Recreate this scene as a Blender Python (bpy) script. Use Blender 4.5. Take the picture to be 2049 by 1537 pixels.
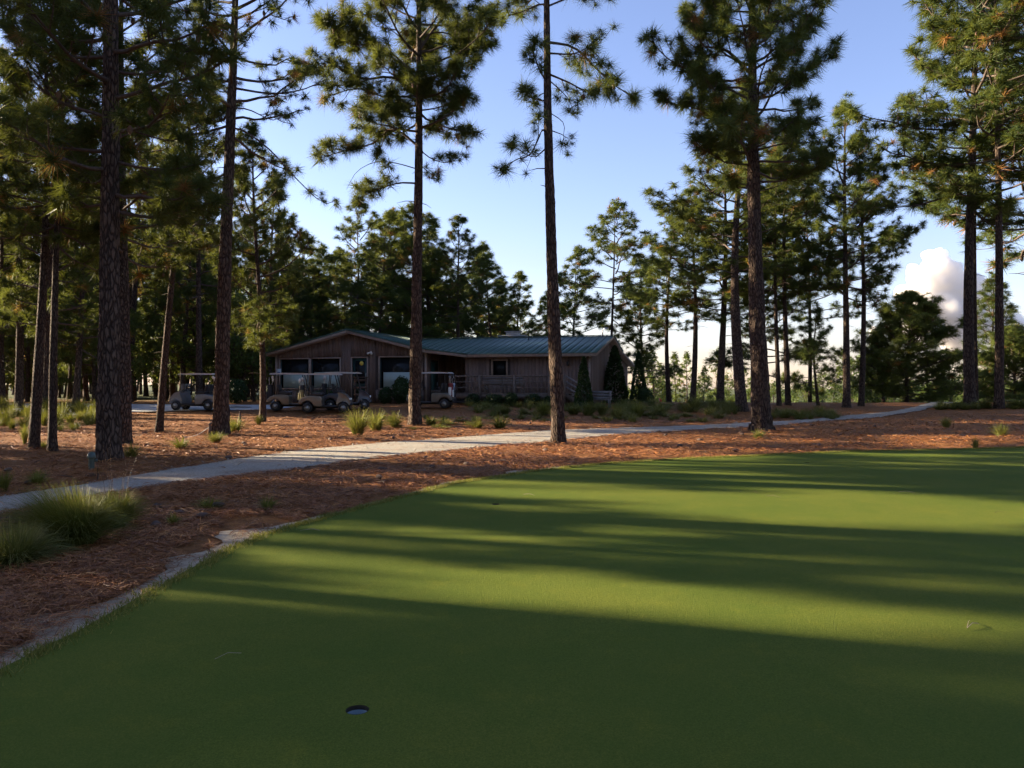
import bpy, bmesh, math, random
import numpy as np
from mathutils import Vector, Matrix
from mathutils.geometry import delaunay_2d_cdt

for o in list(bpy.data.objects):
    bpy.data.objects.remove(o)
scene = bpy.context.scene
COL = scene.collection
R = math.radians

# ------------------------------------------------------------------ camera, sky, sun, exposure
EYE = 1.55
F_PX, CX, CY = 1600.0, 1024.5, 768.5          # focal length and centre in photograph pixels
cam_d = bpy.data.cameras.new('camera')
cam_d.sensor_width = 36.0
cam_d.lens = 36.0 * F_PX / 2049.0
cam_d.clip_start = 0.05
cam_d.clip_end = 20000
cam = bpy.data.objects.new('camera', cam_d)
COL.objects.link(cam)
cam.location = (0, 0, EYE)
cam.rotation_euler = (R(90), 0, 0)
scene.camera = cam

SUN_ELEV, SUN_AHEAD = R(15), R(17)             # sun low on the left, a little ahead of the camera
sun_to = Vector((-math.cos(SUN_AHEAD) * math.cos(SUN_ELEV), math.sin(SUN_AHEAD) * math.cos(SUN_ELEV), math.sin(SUN_ELEV)))
sd = bpy.data.lights.new('sun', 'SUN')
sd.energy = 5.0
sd.angle = R(0.47)
sd.color = (1.0, 0.83, 0.58)
sun = bpy.data.objects.new('sun', sd)
COL.objects.link(sun)
sun.rotation_euler = (-sun_to).to_track_quat('-Z', 'Y').to_euler()

world = bpy.data.worlds.new('World')
scene.world = world
world.use_nodes = True
wn, wl = world.node_tree.nodes, world.node_tree.links
wn.clear()
w_out = wn.new('ShaderNodeOutputWorld')
w_bg = wn.new('ShaderNodeBackground')
sky = wn.new('ShaderNodeTexSky')
sky.sky_type = 'NISHITA'
sky.sun_disc = False
sky.sun_elevation = SUN_ELEV
sky.sun_rotation = math.atan2(sun_to.x, sun_to.y)
sky.air_density = 1.0
sky.dust_density = 0.5
sky.ozone_density = 1.6
w_bg.inputs['Strength'].default_value = 0.05
wl.new(w_bg.outputs[0], w_out.inputs[0])
# thin high cloud veil and low pinkish banks: noise over the sky direction
tc = wn.new('ShaderNodeTexCoord')
sep = wn.new('ShaderNodeSeparateXYZ')
wl.new(tc.outputs['Generated'], sep.inputs[0])
mp = wn.new('ShaderNodeMapping')
mp.inputs['Scale'].default_value = (2.2, 2.2, 9.0)
wl.new(tc.outputs['Generated'], mp.inputs[0])
nz = wn.new('ShaderNodeTexNoise')
nz.inputs['Scale'].default_value = 2.3
nz.inputs['Detail'].default_value = 7
nz.inputs['Roughness'].default_value = 0.6
wl.new(mp.outputs[0], nz.inputs['Vector'])
rmp = wn.new('ShaderNodeMapRange')
rmp.inputs['From Min'].default_value = 0.34
rmp.inputs['From Max'].default_value = 0.62
wl.new(nz.outputs['Fac'], rmp.inputs['Value'])
low = wn.new('ShaderNodeMapRange')               # banks of cloud only low over the horizon, all the way round
low.interpolation_type = 'SMOOTHSTEP'
low.inputs['From Min'].default_value = 0.24
low.inputs['From Max'].default_value = 0.0
wl.new(sep.outputs['Z'], low.inputs['Value'])
mul = wn.new('ShaderNodeMath')
mul.operation = 'MULTIPLY'
wl.new(rmp.outputs[0], mul.inputs[0])
wl.new(low.outputs[0], mul.inputs[1])
mul2 = wn.new('ShaderNodeMath')
mul2.operation = 'MULTIPLY'
mul2.inputs[1].default_value = 0.42
wl.new(mul.outputs[0], mul2.inputs[0])
tint = wn.new('ShaderNodeMix')
tint.data_type = 'RGBA'
tint.blend_type = 'MULTIPLY'
tint.inputs['Factor'].default_value = 1.0
tint.inputs['B'].default_value = (1.12, 1.0, 1.2, 1)
wl.new(sky.outputs[0], tint.inputs['A'])
mixc = wn.new('ShaderNodeMix')
mixc.data_type = 'RGBA'
wl.new(mul2.outputs[0], mixc.inputs['Factor'])
wl.new(tint.outputs['Result'], mixc.inputs['A'])
mixc.inputs['B'].default_value = (2.6, 2.36, 2.5, 1)
wl.new(mixc.outputs['Result'], w_bg.inputs['Color'])

vs = scene.view_settings
vs.view_transform = 'Standard'
vs.look = 'None'
vs.gamma = 1.0
vs.exposure = 2.45
vs.use_curve_mapping = False
scene.cycles.max_bounces = 8
scene.cycles.diffuse_bounces = 2
scene.cycles.glossy_bounces = 2
scene.cycles.transmission_bounces = 4
scene.cycles.caustics_reflective = False
scene.cycles.caustics_refractive = False
scene.cycles.volume_bounces = 8
scene.cycles.use_denoising = True
scene.cycles.use_adaptive_sampling = True
scene.cycles.adaptive_threshold = 0.03

# ------------------------------------------------------------------ small tools
_tab = np.random.default_rng(7).random((256, 256))
def vnoise(x, y):
    x = np.asarray(x, float); y = np.asarray(y, float)
    xi = np.floor(x).astype(int); yi = np.floor(y).astype(int)
    fx = x - xi; fy = y - yi
    fx = fx * fx * (3 - 2 * fx); fy = fy * fy * (3 - 2 * fy)
    a = _tab[xi % 256, yi % 256]; b = _tab[(xi + 1) % 256, yi % 256]
    c = _tab[xi % 256, (yi + 1) % 256]; d = _tab[(xi + 1) % 256, (yi + 1) % 256]
    return (a * (1 - fx) + b * fx) * (1 - fy) + (c * (1 - fx) + d * fx) * fy
def fbm(x, y, o=4):
    s = 0; a = 0.5
    for i in range(o):
        s = s + a * (vnoise(x * 2 ** i + 17.3 * i, y * 2 ** i + 5.1 * i) - 0.5); a *= 0.5
    return s
def sstep(a, b, x):
    t = np.clip((x - a) / (b - a), 0, 1)
    return t * t * (3 - 2 * t)

def zt(X, Y):
    """height of the smooth ground"""
    X = np.asarray(X, float); Y = np.asarray(Y, float)
    z = 0.42 * sstep(33, 46, Y)
    drop = np.maximum(0, Y - 49)
    drop = 7.5 * (1 - np.exp(-drop * 0.016))
    z = z - drop * sstep(4, 14, X - 0.06 * np.maximum(0, Y - 49))
    z = z + 0.16 * np.exp(-(((X + 3.0) / 4.0) ** 2 + ((Y - 30.6) / 1.6) ** 2))
    z = z + 0.05 * np.sin(X * 0.23 + 1.0) * np.sin(Y * 0.19) * sstep(8, 20, Y)
    return z
def zt1(X, Y):
    return float(zt(X, Y))
_Ys = np.concatenate([np.arange(1.5, 20, 0.02), np.arange(20, 90, 0.05)])
def hit(px, py):
    X = (px - CX) / F_PX * _Ys
    zr = EYE - (py - CY) / F_PX * _Ys
    below = np.nonzero(zr <= zt(X, _Ys))[0]
    i = below[0] if len(below) else len(_Ys) - 1
    return float(X[i]), float(_Ys[i])
def at(px, py, Y):
    return Vector(((px - CX) / F_PX * Y, Y, EYE - (py - CY) / F_PX * Y))

def mesh_np(name, verts, tris=None, quads=None, smooth=False, attr=None):
    me = bpy.data.meshes.new(name)
    verts = np.ascontiguousarray(verts, np.float32)
    nt = 0 if tris is None else len(tris)
    nq = 0 if quads is None else len(quads)
    me.vertices.add(len(verts)); me.vertices.foreach_set('co', verts.ravel())
    loops = []
    if nt: loops.append(np.asarray(tris, np.int32).ravel())
    if nq: loops.append(np.asarray(quads, np.int32).ravel())
    loops = np.concatenate(loops)
    me.loops.add(len(loops)); me.loops.foreach_set('vertex_index', loops)
    starts = np.concatenate([np.arange(nt) * 3, nt * 3 + np.arange(nq) * 4]).astype(np.int32)
    me.polygons.add(nt + nq); me.polygons.foreach_set('loop_start', starts)
    if smooth: me.polygons.foreach_set('use_smooth', np.ones(nt + nq, bool))
    if attr is not None:
        a = me.attributes.new('tint', 'FLOAT', 'POINT')
        a.data.foreach_set('value', np.ascontiguousarray(attr, np.float32))
    me.update(calc_edges=True)
    return me

class Geo:
    """collects tubes and triangles (numpy) and turns them into one mesh"""
    def __init__(s):
        s.v = []; s.t = []; s.q = []; s.n = 0; s.a = []
    def add(s, v, t=None, q=None, a=0.5):
        v = np.asarray(v, float)
        if t is not None and len(t): s.t.append(np.asarray(t) + s.n)
        if q is not None and len(q): s.q.append(np.asarray(q) + s.n)
        s.v.append(v); s.a.append(np.full(len(v), a) if np.isscalar(a) else a); s.n += len(v)
    def tube(s, pts, rad, k=6, cap=False):
        pts = np.asarray(pts, float); n = len(pts)
        rad = np.broadcast_to(np.asarray(rad, float), (n,))
        d = np.gradient(pts, axis=0)
        d /= np.linalg.norm(d, axis=1)[:, None] + 1e-9
        ref = np.where(np.abs(d[:, 2:3]) < 0.9, np.array([[0, 0, 1.0]]), np.array([[1.0, 0, 0]]))
        u = np.cross(d, ref); u /= np.linalg.norm(u, axis=1)[:, None] + 1e-9
        w = np.cross(d, u)
        a = np.arange(k) * 2 * math.pi / k
        ring = np.cos(a)[None, :, None] * u[:, None, :] + np.sin(a)[None, :, None] * w[:, None, :]
        v = (pts[:, None, :] + ring * rad[:, None, None]).reshape(-1, 3)
        i = np.arange(n - 1)[:, None] * k; j = np.arange(k)[None, :]; j2 = (j + 1) % k
        q = np.stack([i + j, i + j2, i + k + j2, i + k + j], -1).reshape(-1, 4)
        t = []
        if cap:
            v = np.vstack([v, pts[0], pts[-1]])
            c0, c1 = n * k, n * k + 1
            for jj in range(k):
                t.append((c0, (jj + 1) % k, jj)); t.append((c1, (n - 1) * k + jj, (n - 1) * k + (jj + 1) % k))
        s.add(v, t, q)
    def box(s, c, size, rot=None):
        h = np.asarray(size, float) / 2
        v = np.array([(x, y, z) for x in (-1, 1) for y in (-1, 1) for z in (-1, 1)], float) * h
        if rot is not None: v = v @ np.asarray(rot.to_3x3() if hasattr(rot, 'to_3x3') else rot, float).T
        v = v + np.asarray(c, float)
        s.add(v, None, [(0, 1, 3, 2), (4, 6, 7, 5), (0, 4, 5, 1), (2, 3, 7, 6), (0, 2, 6, 4), (1, 5, 7, 3)])
    def bar(s, a, b, w, h):
        """a box beam from a to b, w wide and h high"""
        a = Vector(a); b = Vector(b); d = b - a
        q = d.to_track_quat('X', 'Z').to_matrix()
        s.box((a + b) / 2, (d.length, w, h), q)
    def prism(s, prof, y0, y1):
        """closed profile in x,z extruded from y0 to y1"""
        n = len(prof)
        v = [(x, y0, z) for x, z in prof] + [(x, y1, z) for x, z in prof]
        q = [(i, (i + 1) % n, n + (i + 1) % n, n + i) for i in range(n)]
        s.add(v, None, q)
        base = s.n - 2 * n
        tri = _earcut(prof)
        s.t.append(np.array([(a + base, c + base, b + base) for a, b, c in tri] + [(a + base + n, b + base + n, c + base + n) for a, b, c in tri]))
    def mesh(s, name, smooth=False, tint=False):
        v = np.vstack(s.v)
        t = np.vstack(s.t) if s.t else None
        q = np.vstack(s.q) if s.q else None
        return mesh_np(name, v, t, q, smooth, np.concatenate(s.a) if tint else None)
def _earcut(prof):
    n = len(prof)
    r = delaunay_2d_cdt([Vector(p) for p in prof], [], [list(range(n))], 1, 1e-6)
    return [tuple(r[3][i][0] if False else i for i in f) for f in r[2] if len(f) == 3]

def link(name, me, mat=None, parent=None, loc=None, rotz=None, **props):
    o = bpy.data.objects.new(name, me)
    COL.objects.link(o)
    if mat is not None and me is not None and not me.materials: me.materials.append(mat)
    if parent is not None: o.parent = parent
    if loc is not None: o.location = loc
    if rotz is not None: o.rotation_euler = (0, 0, rotz)
    for k, v in props.items():
        if v is not None: o[k] = v
    return o
def thing(name, label, cat, loc=(0, 0, 0), rotz=0.0, group=None):
    return link(name, None, None, None, loc, rotz, label=label, category=cat, group=group)
def bevel(o, w, seg=2):
    m = o.modifiers.new('bevel', 'BEVEL'); m.width = w; m.segments = seg; m.limit_method = 'ANGLE'
    return o
def copy_tree(root, loc, rotz=0.0, label=None, parent=None):
    c = root.copy(); COL.objects.link(c)
    if parent is None:
        c.location = loc; c.rotation_euler = (0, 0, rotz)
        if label: c['label'] = label
    else:
        c.parent = parent
    for ch in list(root.children): copy_tree(ch, None, parent=c)
    return c
def in_poly(X, Y, poly):
    X = np.asarray(X, float); Y = np.asarray(Y, float)
    r = np.zeros(X.shape, bool); n = len(poly)
    for i in range(n):
        x1, y1 = poly[i]; x2, y2 = poly[(i + 1) % n]
        if y1 == y2: continue
        c = (y1 > Y) != (y2 > Y)
        r ^= c & (X < (x2 - x1) * (Y - y1) / (y2 - y1) + x1)
    return r
def dist_poly(X, Y, poly):
    X = np.asarray(X, float); Y = np.asarray(Y, float)
    d = np.full(X.shape, 1e9); n = len(poly)
    for i in range(n):
        x1, y1 = poly[i]; x2, y2 = poly[(i + 1) % n]
        dx, dy = x2 - x1, y2 - y1; L = dx * dx + dy * dy + 1e-12
        t = np.clip(((X - x1) * dx + (Y - y1) * dy) / L, 0, 1)
        d = np.minimum(d, (X - x1 - t * dx) ** 2 + (Y - y1 - t * dy) ** 2)
    return np.sqrt(d)
def smooth_line(pts, n):
    """resample a polyline through pts with Catmull-Rom"""
    p = np.asarray(pts, float)
    P = np.vstack([2 * p[0] - p[1], p, 2 * p[-1] - p[-2]])
    seg = np.linalg.norm(np.diff(p, axis=0), axis=1); cum = np.concatenate([[0], np.cumsum(seg)])
    s = np.linspace(0, cum[-1] - 1e-6, n)
    i = np.searchsorted(cum, s, 'right') - 1
    t = ((s - cum[i]) / seg[i])[:, None]
    a, b, c, d = P[i], P[i + 1], P[i + 2], P[i + 3]
    return 0.5 * (2 * b + (c - a) * t + (2 * a - 5 * b + 4 * c - d) * t ** 2 + (3 * b - a - 3 * c + d) * t ** 3)

# ------------------------------------------------------------------ materials
class N:
    def __init__(s, name):
        s.m = bpy.data.materials.new(name); s.m.use_nodes = True
        s.t = s.m.node_tree; s.b = s.t.nodes['Principled BSDF']; s.out = s.t.nodes['Material Output']
    def n(s, kind, **kw):
        x = s.t.nodes.new(kind)
        for k, v in kw.items():
            if hasattr(x, k): setattr(x, k, v)
            else: x.inputs[k.replace('_', ' ')].default_value = v
        return x
    def l(s, a, b): s.t.links.new(a, b)
    def coord(s, kind='Object', scale=(1, 1, 1)):
        c = s.n('ShaderNodeTexCoord'); m = s.n('ShaderNodeMapping'); m.inputs['Scale'].default_value = scale
        s.l(c.outputs[kind], m.inputs[0]); return m.outputs[0]
    def world(s, scale=(1, 1, 1)):
        c = s.n('ShaderNodeNewGeometry'); m = s.n('ShaderNodeMapping'); m.inputs['Scale'].default_value = scale
        s.l(c.outputs['Position'], m.inputs[0]); return m.outputs[0]
    def noise(s, vec, scale, detail=4, rough=0.55):
        x = s.n('ShaderNodeTexNoise'); x.inputs['Scale'].default_value = scale
        x.inputs['Detail'].default_value = detail; x.inputs['Roughness'].default_value = rough
        s.l(vec, x.inputs['Vector']); return x.outputs['Fac']
    def ramp(s, fac, stops):
        x = s.n('ShaderNodeValToRGB'); e = x.color_ramp.elements
        while len(e) < len(stops): e.new(0.5)
        for i, (p, c) in enumerate(stops):
            e[i].position = p; e[i].color = (*c, 1) if len(c) == 3 else c
        s.l(fac, x.inputs[0]); return x.outputs[0]
    def mix(s, f, a, b, mode='MIX'):
        x = s.n('ShaderNodeMix'); x.data_type = 'RGBA'; x.blend_type = mode
        for sock, val in (('Factor', f), ('A', a), ('B', b)):
            if isinstance(val, (int, float)): x.inputs[sock].default_value = val
            elif isinstance(val, tuple): x.inputs[sock].default_value = (*val, 1)
            else: s.l(val, x.inputs[sock])
        return x.outputs['Result']
    def bump(s, h, strength, dist=0.02):
        x = s.n('ShaderNodeBump'); x.inputs['Strength'].default_value = strength; x.inputs['Distance'].default_value = dist
        s.l(h, x.inputs['Height']); s.l(x.outputs[0], s.b.inputs['Normal'])
    def set(s, **kw):
        for k, v in kw.items():
            k = k.replace('_', ' ')
            if isinstance(v, (int, float)): s.b.inputs[k].default_value = v
            elif isinstance(v, tuple): s.b.inputs[k].default_value = (*v, 1)
            else: s.l(v, s.b.inputs[k])
        return s
    def leafy(s, col, trans=0.35, tcol=None):
        """blend in light that comes through thin leaves"""
        t = s.n('ShaderNodeBsdfTranslucent'); mx = s.n('ShaderNodeMixShader'); mx.inputs[0].default_value = trans
        s.l(tcol if tcol is not None else col, t.inputs['Color'])
        s.l(s.b.outputs[0], mx.inputs[1]); s.l(t.outputs[0], mx.inputs[2]); s.l(mx.outputs[0], s.out.inputs[0])
def plain(name, col, rough=0.6, metal=0.0, var=0.25, scale=6.0, bump=0.0):
    m = N(name); v = m.coord()
    f = m.noise(v, scale, 5, 0.6)
    lo = tuple(c * (1 - var) for c in col); hi = tuple(min(1, c * (1 + var)) for c in col)
    m.set(Base_Color=m.ramp(f, [(0.3, lo), (0.7, hi)]), Roughness=rough, Metallic=metal)
    if bump: m.bump(f, bump)
    return m.m
M = {}
# pine straw ground
m = N('pine_straw_ground'); w = m.world()
f1 = m.noise(w, 0.35, 5, 0.6); f2 = m.noise(w, 9, 6, 0.7)
ws = m.world((18, 60, 20)); f3 = m.noise(ws, 1.2, 4, 0.7)
c = m.ramp(f2, [(0.25, (0.075, 0.029, 0.009)), (0.55, (0.19, 0.070, 0.018)), (0.8, (0.32, 0.13, 0.034))])
c = m.mix(m.ramp(f3, [(0.45, (0, 0, 0)), (0.7, (1, 1, 1))]), c, (0.36, 0.165, 0.05))
c = m.mix(m.ramp(f1, [(0.5, (0, 0, 0)), (0.75, (0.5, 0.5, 0.5))]), c, (0.13, 0.058, 0.016))
gp_ = m.n('ShaderNodeNewGeometry'); sp_ = m.n('ShaderNodeSeparateXYZ'); m.l(gp_.outputs['Position'], sp_.inputs[0])
far_ = m.n('ShaderNodeMapRange'); far_.interpolation_type = 'SMOOTHSTEP'; far_.inputs['From Min'].default_value = 50; far_.inputs['From Max'].default_value = 62; m.l(sp_.outputs['Y'], far_.inputs['Value'])
c = m.mix(far_.outputs[0], c, m.ramp(f1, [(0.35, (0.045, 0.062, 0.018)), (0.7, (0.10, 0.105, 0.035))]))     # rough grass takes over beyond the bank
m.set(Base_Color=c, Roughness=0.85, Specular_IOR_Level=0.2)
m.bump(m.mix(0.5, f2, f3), 0.9, 0.05); M['straw_ground'] = m.m
# single straw needles
m = N('straw_needle'); a = m.n('ShaderNodeAttribute', attribute_name='tint')
c = m.ramp(a.outputs['Fac'], [(0.0, (0.075, 0.025, 0.007)), (0.45, (0.225, 0.074, 0.016)), (0.8, (0.38, 0.15, 0.038)), (1.0, (0.52, 0.27, 0.09))])
m.set(Base_Color=c, Roughness=0.6); M['straw'] = m.m
# mown green
m = N('putting_turf'); w = m.world()
f1 = m.noise(w, 0.5, 4, 0.5); f2 = m.noise(w, 75, 4, 0.7); f3 = m.noise(m.world((90, 90, 90)), 3.0, 3, 0.7); f4 = m.noise(w, 4, 5, 0.6)
c = m.ramp(f1, [(0.3, (0.100, 0.130, 0.023)), (0.7, (0.168, 0.168, 0.030))])
c = m.mix(m.ramp(f4, [(0.55, (0, 0, 0)), (0.8, (0.5, 0.5, 0.5))]), c, (0.21, 0.19, 0.025))
f5 = m.noise(w, 120, 3, 0.7); f6 = m.noise(w, 1.7, 5, 0.65)
c = m.mix(m.ramp(f6, [(0.5, (0, 0, 0)), (0.72, (0.45, 0.45, 0.45))]), c, (0.07, 0.115, 0.018))
c = m.mix(m.ramp(f2, [(0.36, (0.6, 0.6, 0.6)), (0.62, (0, 0, 0))]), c, (0.055, 0.085, 0.010))
c = m.mix(m.ramp(f5, [(0.36, (0.7, 0.7, 0.7)), (0.6, (0, 0, 0))]), c, (0.05, 0.08, 0.012))
c = m.mix(m.ramp(f3, [(0.62, (0, 0, 0)), (0.8, (0.6, 0.6, 0.6))]), c, (0.22, 0.22, 0.03))
m.set(Base_Color=c, Roughness=0.9, Specular_IOR_Level=0.04)
m.bump(m.mix(0.5, f2, f5), 0.8, 0.012); M['turf'] = m.m
# gravel
m = N('pale_gravel'); w = m.world()
f1 = m.noise(w, 1.1, 5, 0.6); f2 = m.noise(w, 28, 5, 0.75)
v = m.n('ShaderNodeTexVoronoi'); v.inputs['Scale'].default_value = 40; m.l(w, v.inputs['Vector'])
c = m.ramp(f2, [(0.3, (0.16, 0.14, 0.11)), (0.7, (0.44, 0.395, 0.32))])
c = m.mix(m.ramp(f1, [(0.48, (0, 0, 0)), (0.72, (0.75, 0.75, 0.75))]), c, (0.22, 0.14, 0.095))
m.set(Base_Color=c, Roughness=0.9); m.bump(m.mix(0.5, f2, v.outputs['Distance']), 0.8, 0.03); M['gravel'] = m.m
# sand
m = N('pale_sand'); w = m.world(); f = m.noise(w, 7, 6, 0.65); f2 = m.noise(m.world((8, 30, 8)), 1.5, 4, 0.7)
c = m.ramp(f, [(0.3, (0.24, 0.17, 0.10)), (0.7, (0.50, 0.40, 0.27))])
c = m.mix(m.ramp(f2, [(0.58, (0, 0, 0)), (0.68, (0.8, 0.8, 0.8))]), c, (0.17, 0.09, 0.05))
m.set(Base_Color=c, Roughness=0.95); m.bump(f, 0.6, 0.03); M['sand'] = m.m
M['concrete'] = plain('worn_concrete', (0.40, 0.39, 0.37), 0.85, 0, 0.2, 3, 0.2)
# bark
def bark(name, dark, mid, light):
    m = N(name); v = m.coord('Object', (1, 1, 0.28))
    vo = m.n('ShaderNodeTexVoronoi', feature='DISTANCE_TO_EDGE'); vo.inputs['Scale'].default_value = 16
    nz_ = m.n('ShaderNodeTexNoise'); nz_.inputs['Scale'].default_value = 9; m.l(v, nz_.inputs['Vector'])
    vv = m.n('ShaderNodeVectorMath', operation='MULTIPLY_ADD'); vv.inputs[1].default_value = (0.09, 0.09, 0.09)
    m.l(nz_.outputs['Color'], vv.inputs[0]); m.l(v, vv.inputs[2]); m.l(vv.outputs[0], vo.inputs['Vector'])
    e = m.ramp(vo.outputs['Distance'], [(0.0, (0, 0, 0)), (0.22, (1, 1, 1))])
    f = m.noise(m.coord('Object', (1, 1, 0.35)), 22, 5, 0.7)
    c = m.ramp(f, [(0.3, mid), (0.72, light)])
    c = m.mix(e, dark, c)
    m.set(Base_Color=c, Roughness=0.9, Specular_IOR_Level=0.15); m.bump(m.mix(0.35, e, f), 1.0, 0.05)
    return m.m
M['bark'] = bark('pine_bark', (0.025, 0.017, 0.013), (0.066, 0.046, 0.036), (0.155, 0.108, 0.08))
M['limb'] = plain('pine_limb_bark', (0.07, 0.048, 0.036), 0.9, 0, 0.4, 12, 0.4)
# needles
def needle(name, stops, trans, seed=0.0):
    m = N(name); a = m.n('ShaderNodeAttribute', attribute_name='tint')
    oi = m.n('ShaderNodeObjectInfo')
    c = m.ramp(a.outputs['Fac'], stops)
    h = m.n('ShaderNodeHueSaturation'); mr = m.n('ShaderNodeMapRange')
    mr.inputs['To Min'].default_value = 0.8; mr.inputs['To Max'].default_value = 1.2
    m.l(oi.outputs['Random'], mr.inputs['Value']); m.l(mr.outputs[0], h.inputs['Value']); m.l(c, h.inputs['Color'])
    c = h.outputs[0]
    m.set(Base_Color=c, Roughness=0.55, Specular_IOR_Level=0.15)
    m.leafy(c, trans, m.mix(0.5, c, (0.20, 0.20, 0.02)))
    return m.m
BROWN = (0.26, 0.11, 0.035)
M['needle'] = needle('pine_needles', [(0.0, (0.032, 0.058, 0.018)), (0.5, (0.068, 0.10, 0.025)), (0.90, (0.125, 0.15, 0.034)), (0.93, BROWN), (1.0, (0.34, 0.16, 0.06))], 0.36)
M['needle_young'] = needle('young_pine_needles', [(0.0, (0.045, 0.075, 0.02)), (0.5, (0.085, 0.12, 0.028)), (0.93, (0.14, 0.165, 0.04)), (0.96, BROWN), (1.0, BROWN)], 0.3)
M['needle_bushy'] = needle('bushy_pine_needles', [(0.0, (0.06, 0.09, 0.024)), (0.5, (0.11, 0.145, 0.035)), (0.93, (0.18, 0.20, 0.05)), (0.96, BROWN), (1.0, BROWN)], 0.36)
M['leaf'] = needle('broad_leaves', [(0.0, (0.03, 0.058, 0.016)), (0.5, (0.065, 0.105, 0.025)), (1.0, (0.12, 0.15, 0.035))], 0.32)
M['leaf_dark'] = needle('shrub_leaves', [(0.0, (0.012, 0.030, 0.012)), (0.5, (0.025, 0.052, 0.018)), (1.0, (0.045, 0.075, 0.022))], 0.15)
M['grass'] = needle('wire_grass', [(0.0, (0.07, 0.085, 0.022)), (0.5, (0.14, 0.15, 0.04)), (0.8, (0.24, 0.22, 0.075)), (1.0, (0.42, 0.33, 0.16))], 0.35)
M['grass_green'] = needle('green_grass', [(0.0, (0.07, 0.095, 0.018)), (0.6, (0.16, 0.17, 0.035)), (1.0, (0.34, 0.28, 0.09))], 0.38)
M['cone'] = plain('pine_cone', (0.12, 0.065, 0.035), 0.8, 0, 0.4, 20)

# ------------------------------------------------------------------ ground, green, path
GREEN_PX = [(-60, 1385), (0, 1348), (60, 1312), (150, 1272), (250, 1219), (330, 1171), (420, 1121), (520, 1076), (620, 1045), (720, 1018),
            (830, 990), (900, 971), (1000, 955), (1100, 941), (1200, 931), (1300, 924), (1400, 918), (1500, 914), (1600, 909), (1700, 905),
            (1800, 903), (1900, 901), (2049, 897), (2250, 893)]
edge = [hit(*p) for p in GREEN_PX]
edge = smooth_line([(-3.1, 1.9), (-2.9, 2.7)] + edge[1:] + [(17.5, 17.6), (20.5, 15.5)], 300)
edge[:, 0] += 0.05 * (vnoise(np.arange(300) * 0.31, 3.3) - 0.5); edge[:, 1] += 0.07 * (vnoise(np.arange(300) * 0.37, 9.1) - 0.5)
green_poly = [tuple(p) for p in edge] + [(22.0, 11.0), (21.0, 3.0), (15.0, -3.5), (4.0, -5.0), (-2.5, -2.5)]
UP_PX = [(0, 996), (100, 980), (200, 964), (300, 947), (400, 931), (500, 915), (600, 902), (700, 892), (800, 884), (900, 877), (1000, 869), (1100, 862),
         (1200, 858), (1300, 855), (1400, 851), (1500, 846), (1580, 842), (1650, 836), (1720, 829), (1780, 824)]
LO_PX = [(0, 1031), (80, 1015), (150, 1001), (230, 986), (300, 976), (400, 961), (500, 950), (600, 940), (700, 925), (800, 912), (900, 903), (1000, 893),
         (1100, 884), (1200, 874), (1300, 867), (1400, 860), (1500, 855), (1580, 850), (1650, 843), (1720, 838), (1780, 832)]
up = [(-8.2, -14), (-7.9, -6), (-7.6, 2), (-7.3, 7)] + [hit(*p) for p in UP_PX]; lo = [(-6.6, -14), (-6.5, -6), (-6.3, 2), (-6.15, 7)] + [hit(*p) for p in LO_PX]
up += [(up[-1][0] + 4.6, up[-1][1] + 5.5), (up[-1][0] + 12, up[-1][1] + 18)]; lo += [(lo[-1][0] + 6, lo[-1][1] + 6.5), (lo[-1][0] + 16, lo[-1][1] + 20)]
NP = 420
up_l = smooth_line(up, NP); lo_l = smooth_line(lo, NP)
up_l[:, 1] += 0.5 * (fbm(np.arange(NP) * 0.33, 2.0, 4)); lo_l[:, 1] += 0.5 * (fbm(np.arange(NP) * 0.31, 8.0, 4)); up_l[:, 0] += 0.3 * (fbm(np.arange(NP) * 0.41, 5.0, 4)); lo_l[:, 0] += 0.3 * (fbm(np.arange(NP) * 0.37, 3.0, 4))
path_poly = [tuple(p) for p in up_l] + [tuple(p) for p in lo_l[::-1]]
# sand rim round the green
px_w = [(-3.2, 0.30), (-2.75, 0.36), (-2.45, 0.40), (-2.25, 0.2), (-2.0, 0.09), (-1.0, 0.07), (-0.8, 0.13), (0.1, 0.15), (0.4, 0.30), (1.0, 0.12), (2.3, 0.02), (3.0, 0.0)]
tng = np.gradient(edge, axis=0); tng /= np.linalg.norm(tng, axis=1)[:, None]
nrm = np.stack([-tng[:, 1], tng[:, 0]], 1)
wid = np.interp(edge[:, 0], [p[0] for p in px_w], [p[1] for p in px_w]) * np.clip(2.4 * vnoise(np.arange(300) * 0.21, 1.2) - 0.35 + 0.5 * (vnoise(np.arange(300) * 0.9, 7.2) - 0.5), 0.45, 2)
keep = np.nonzero(edge[:, 0] < 3.2)[0]
s_in = edge[keep] - nrm[keep] * 0.05; s_out = edge[keep] + nrm[keep] * (wid[keep] + 0.02)[:, None]
sand_poly = [tuple(p) for p in s_in] + [tuple(p) for p in s_out[::-1]]
PARK_PX_F = [(150, 832), (255, 826), (400, 822.5), (540, 820)]
park_f = [hit(*p) for p in PARK_PX_F]
park_poly = [(park_f[0][0] - 8, park_f[0][1] + 1.5)] + park_f + [(park_f[-1][0] + 0.4, park_f[-1][1] + 3.2), (park_f[1][0], park_f[1][1] + 5.5), (park_f[0][0] - 9, park_f[0][1] + 7)]

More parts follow.
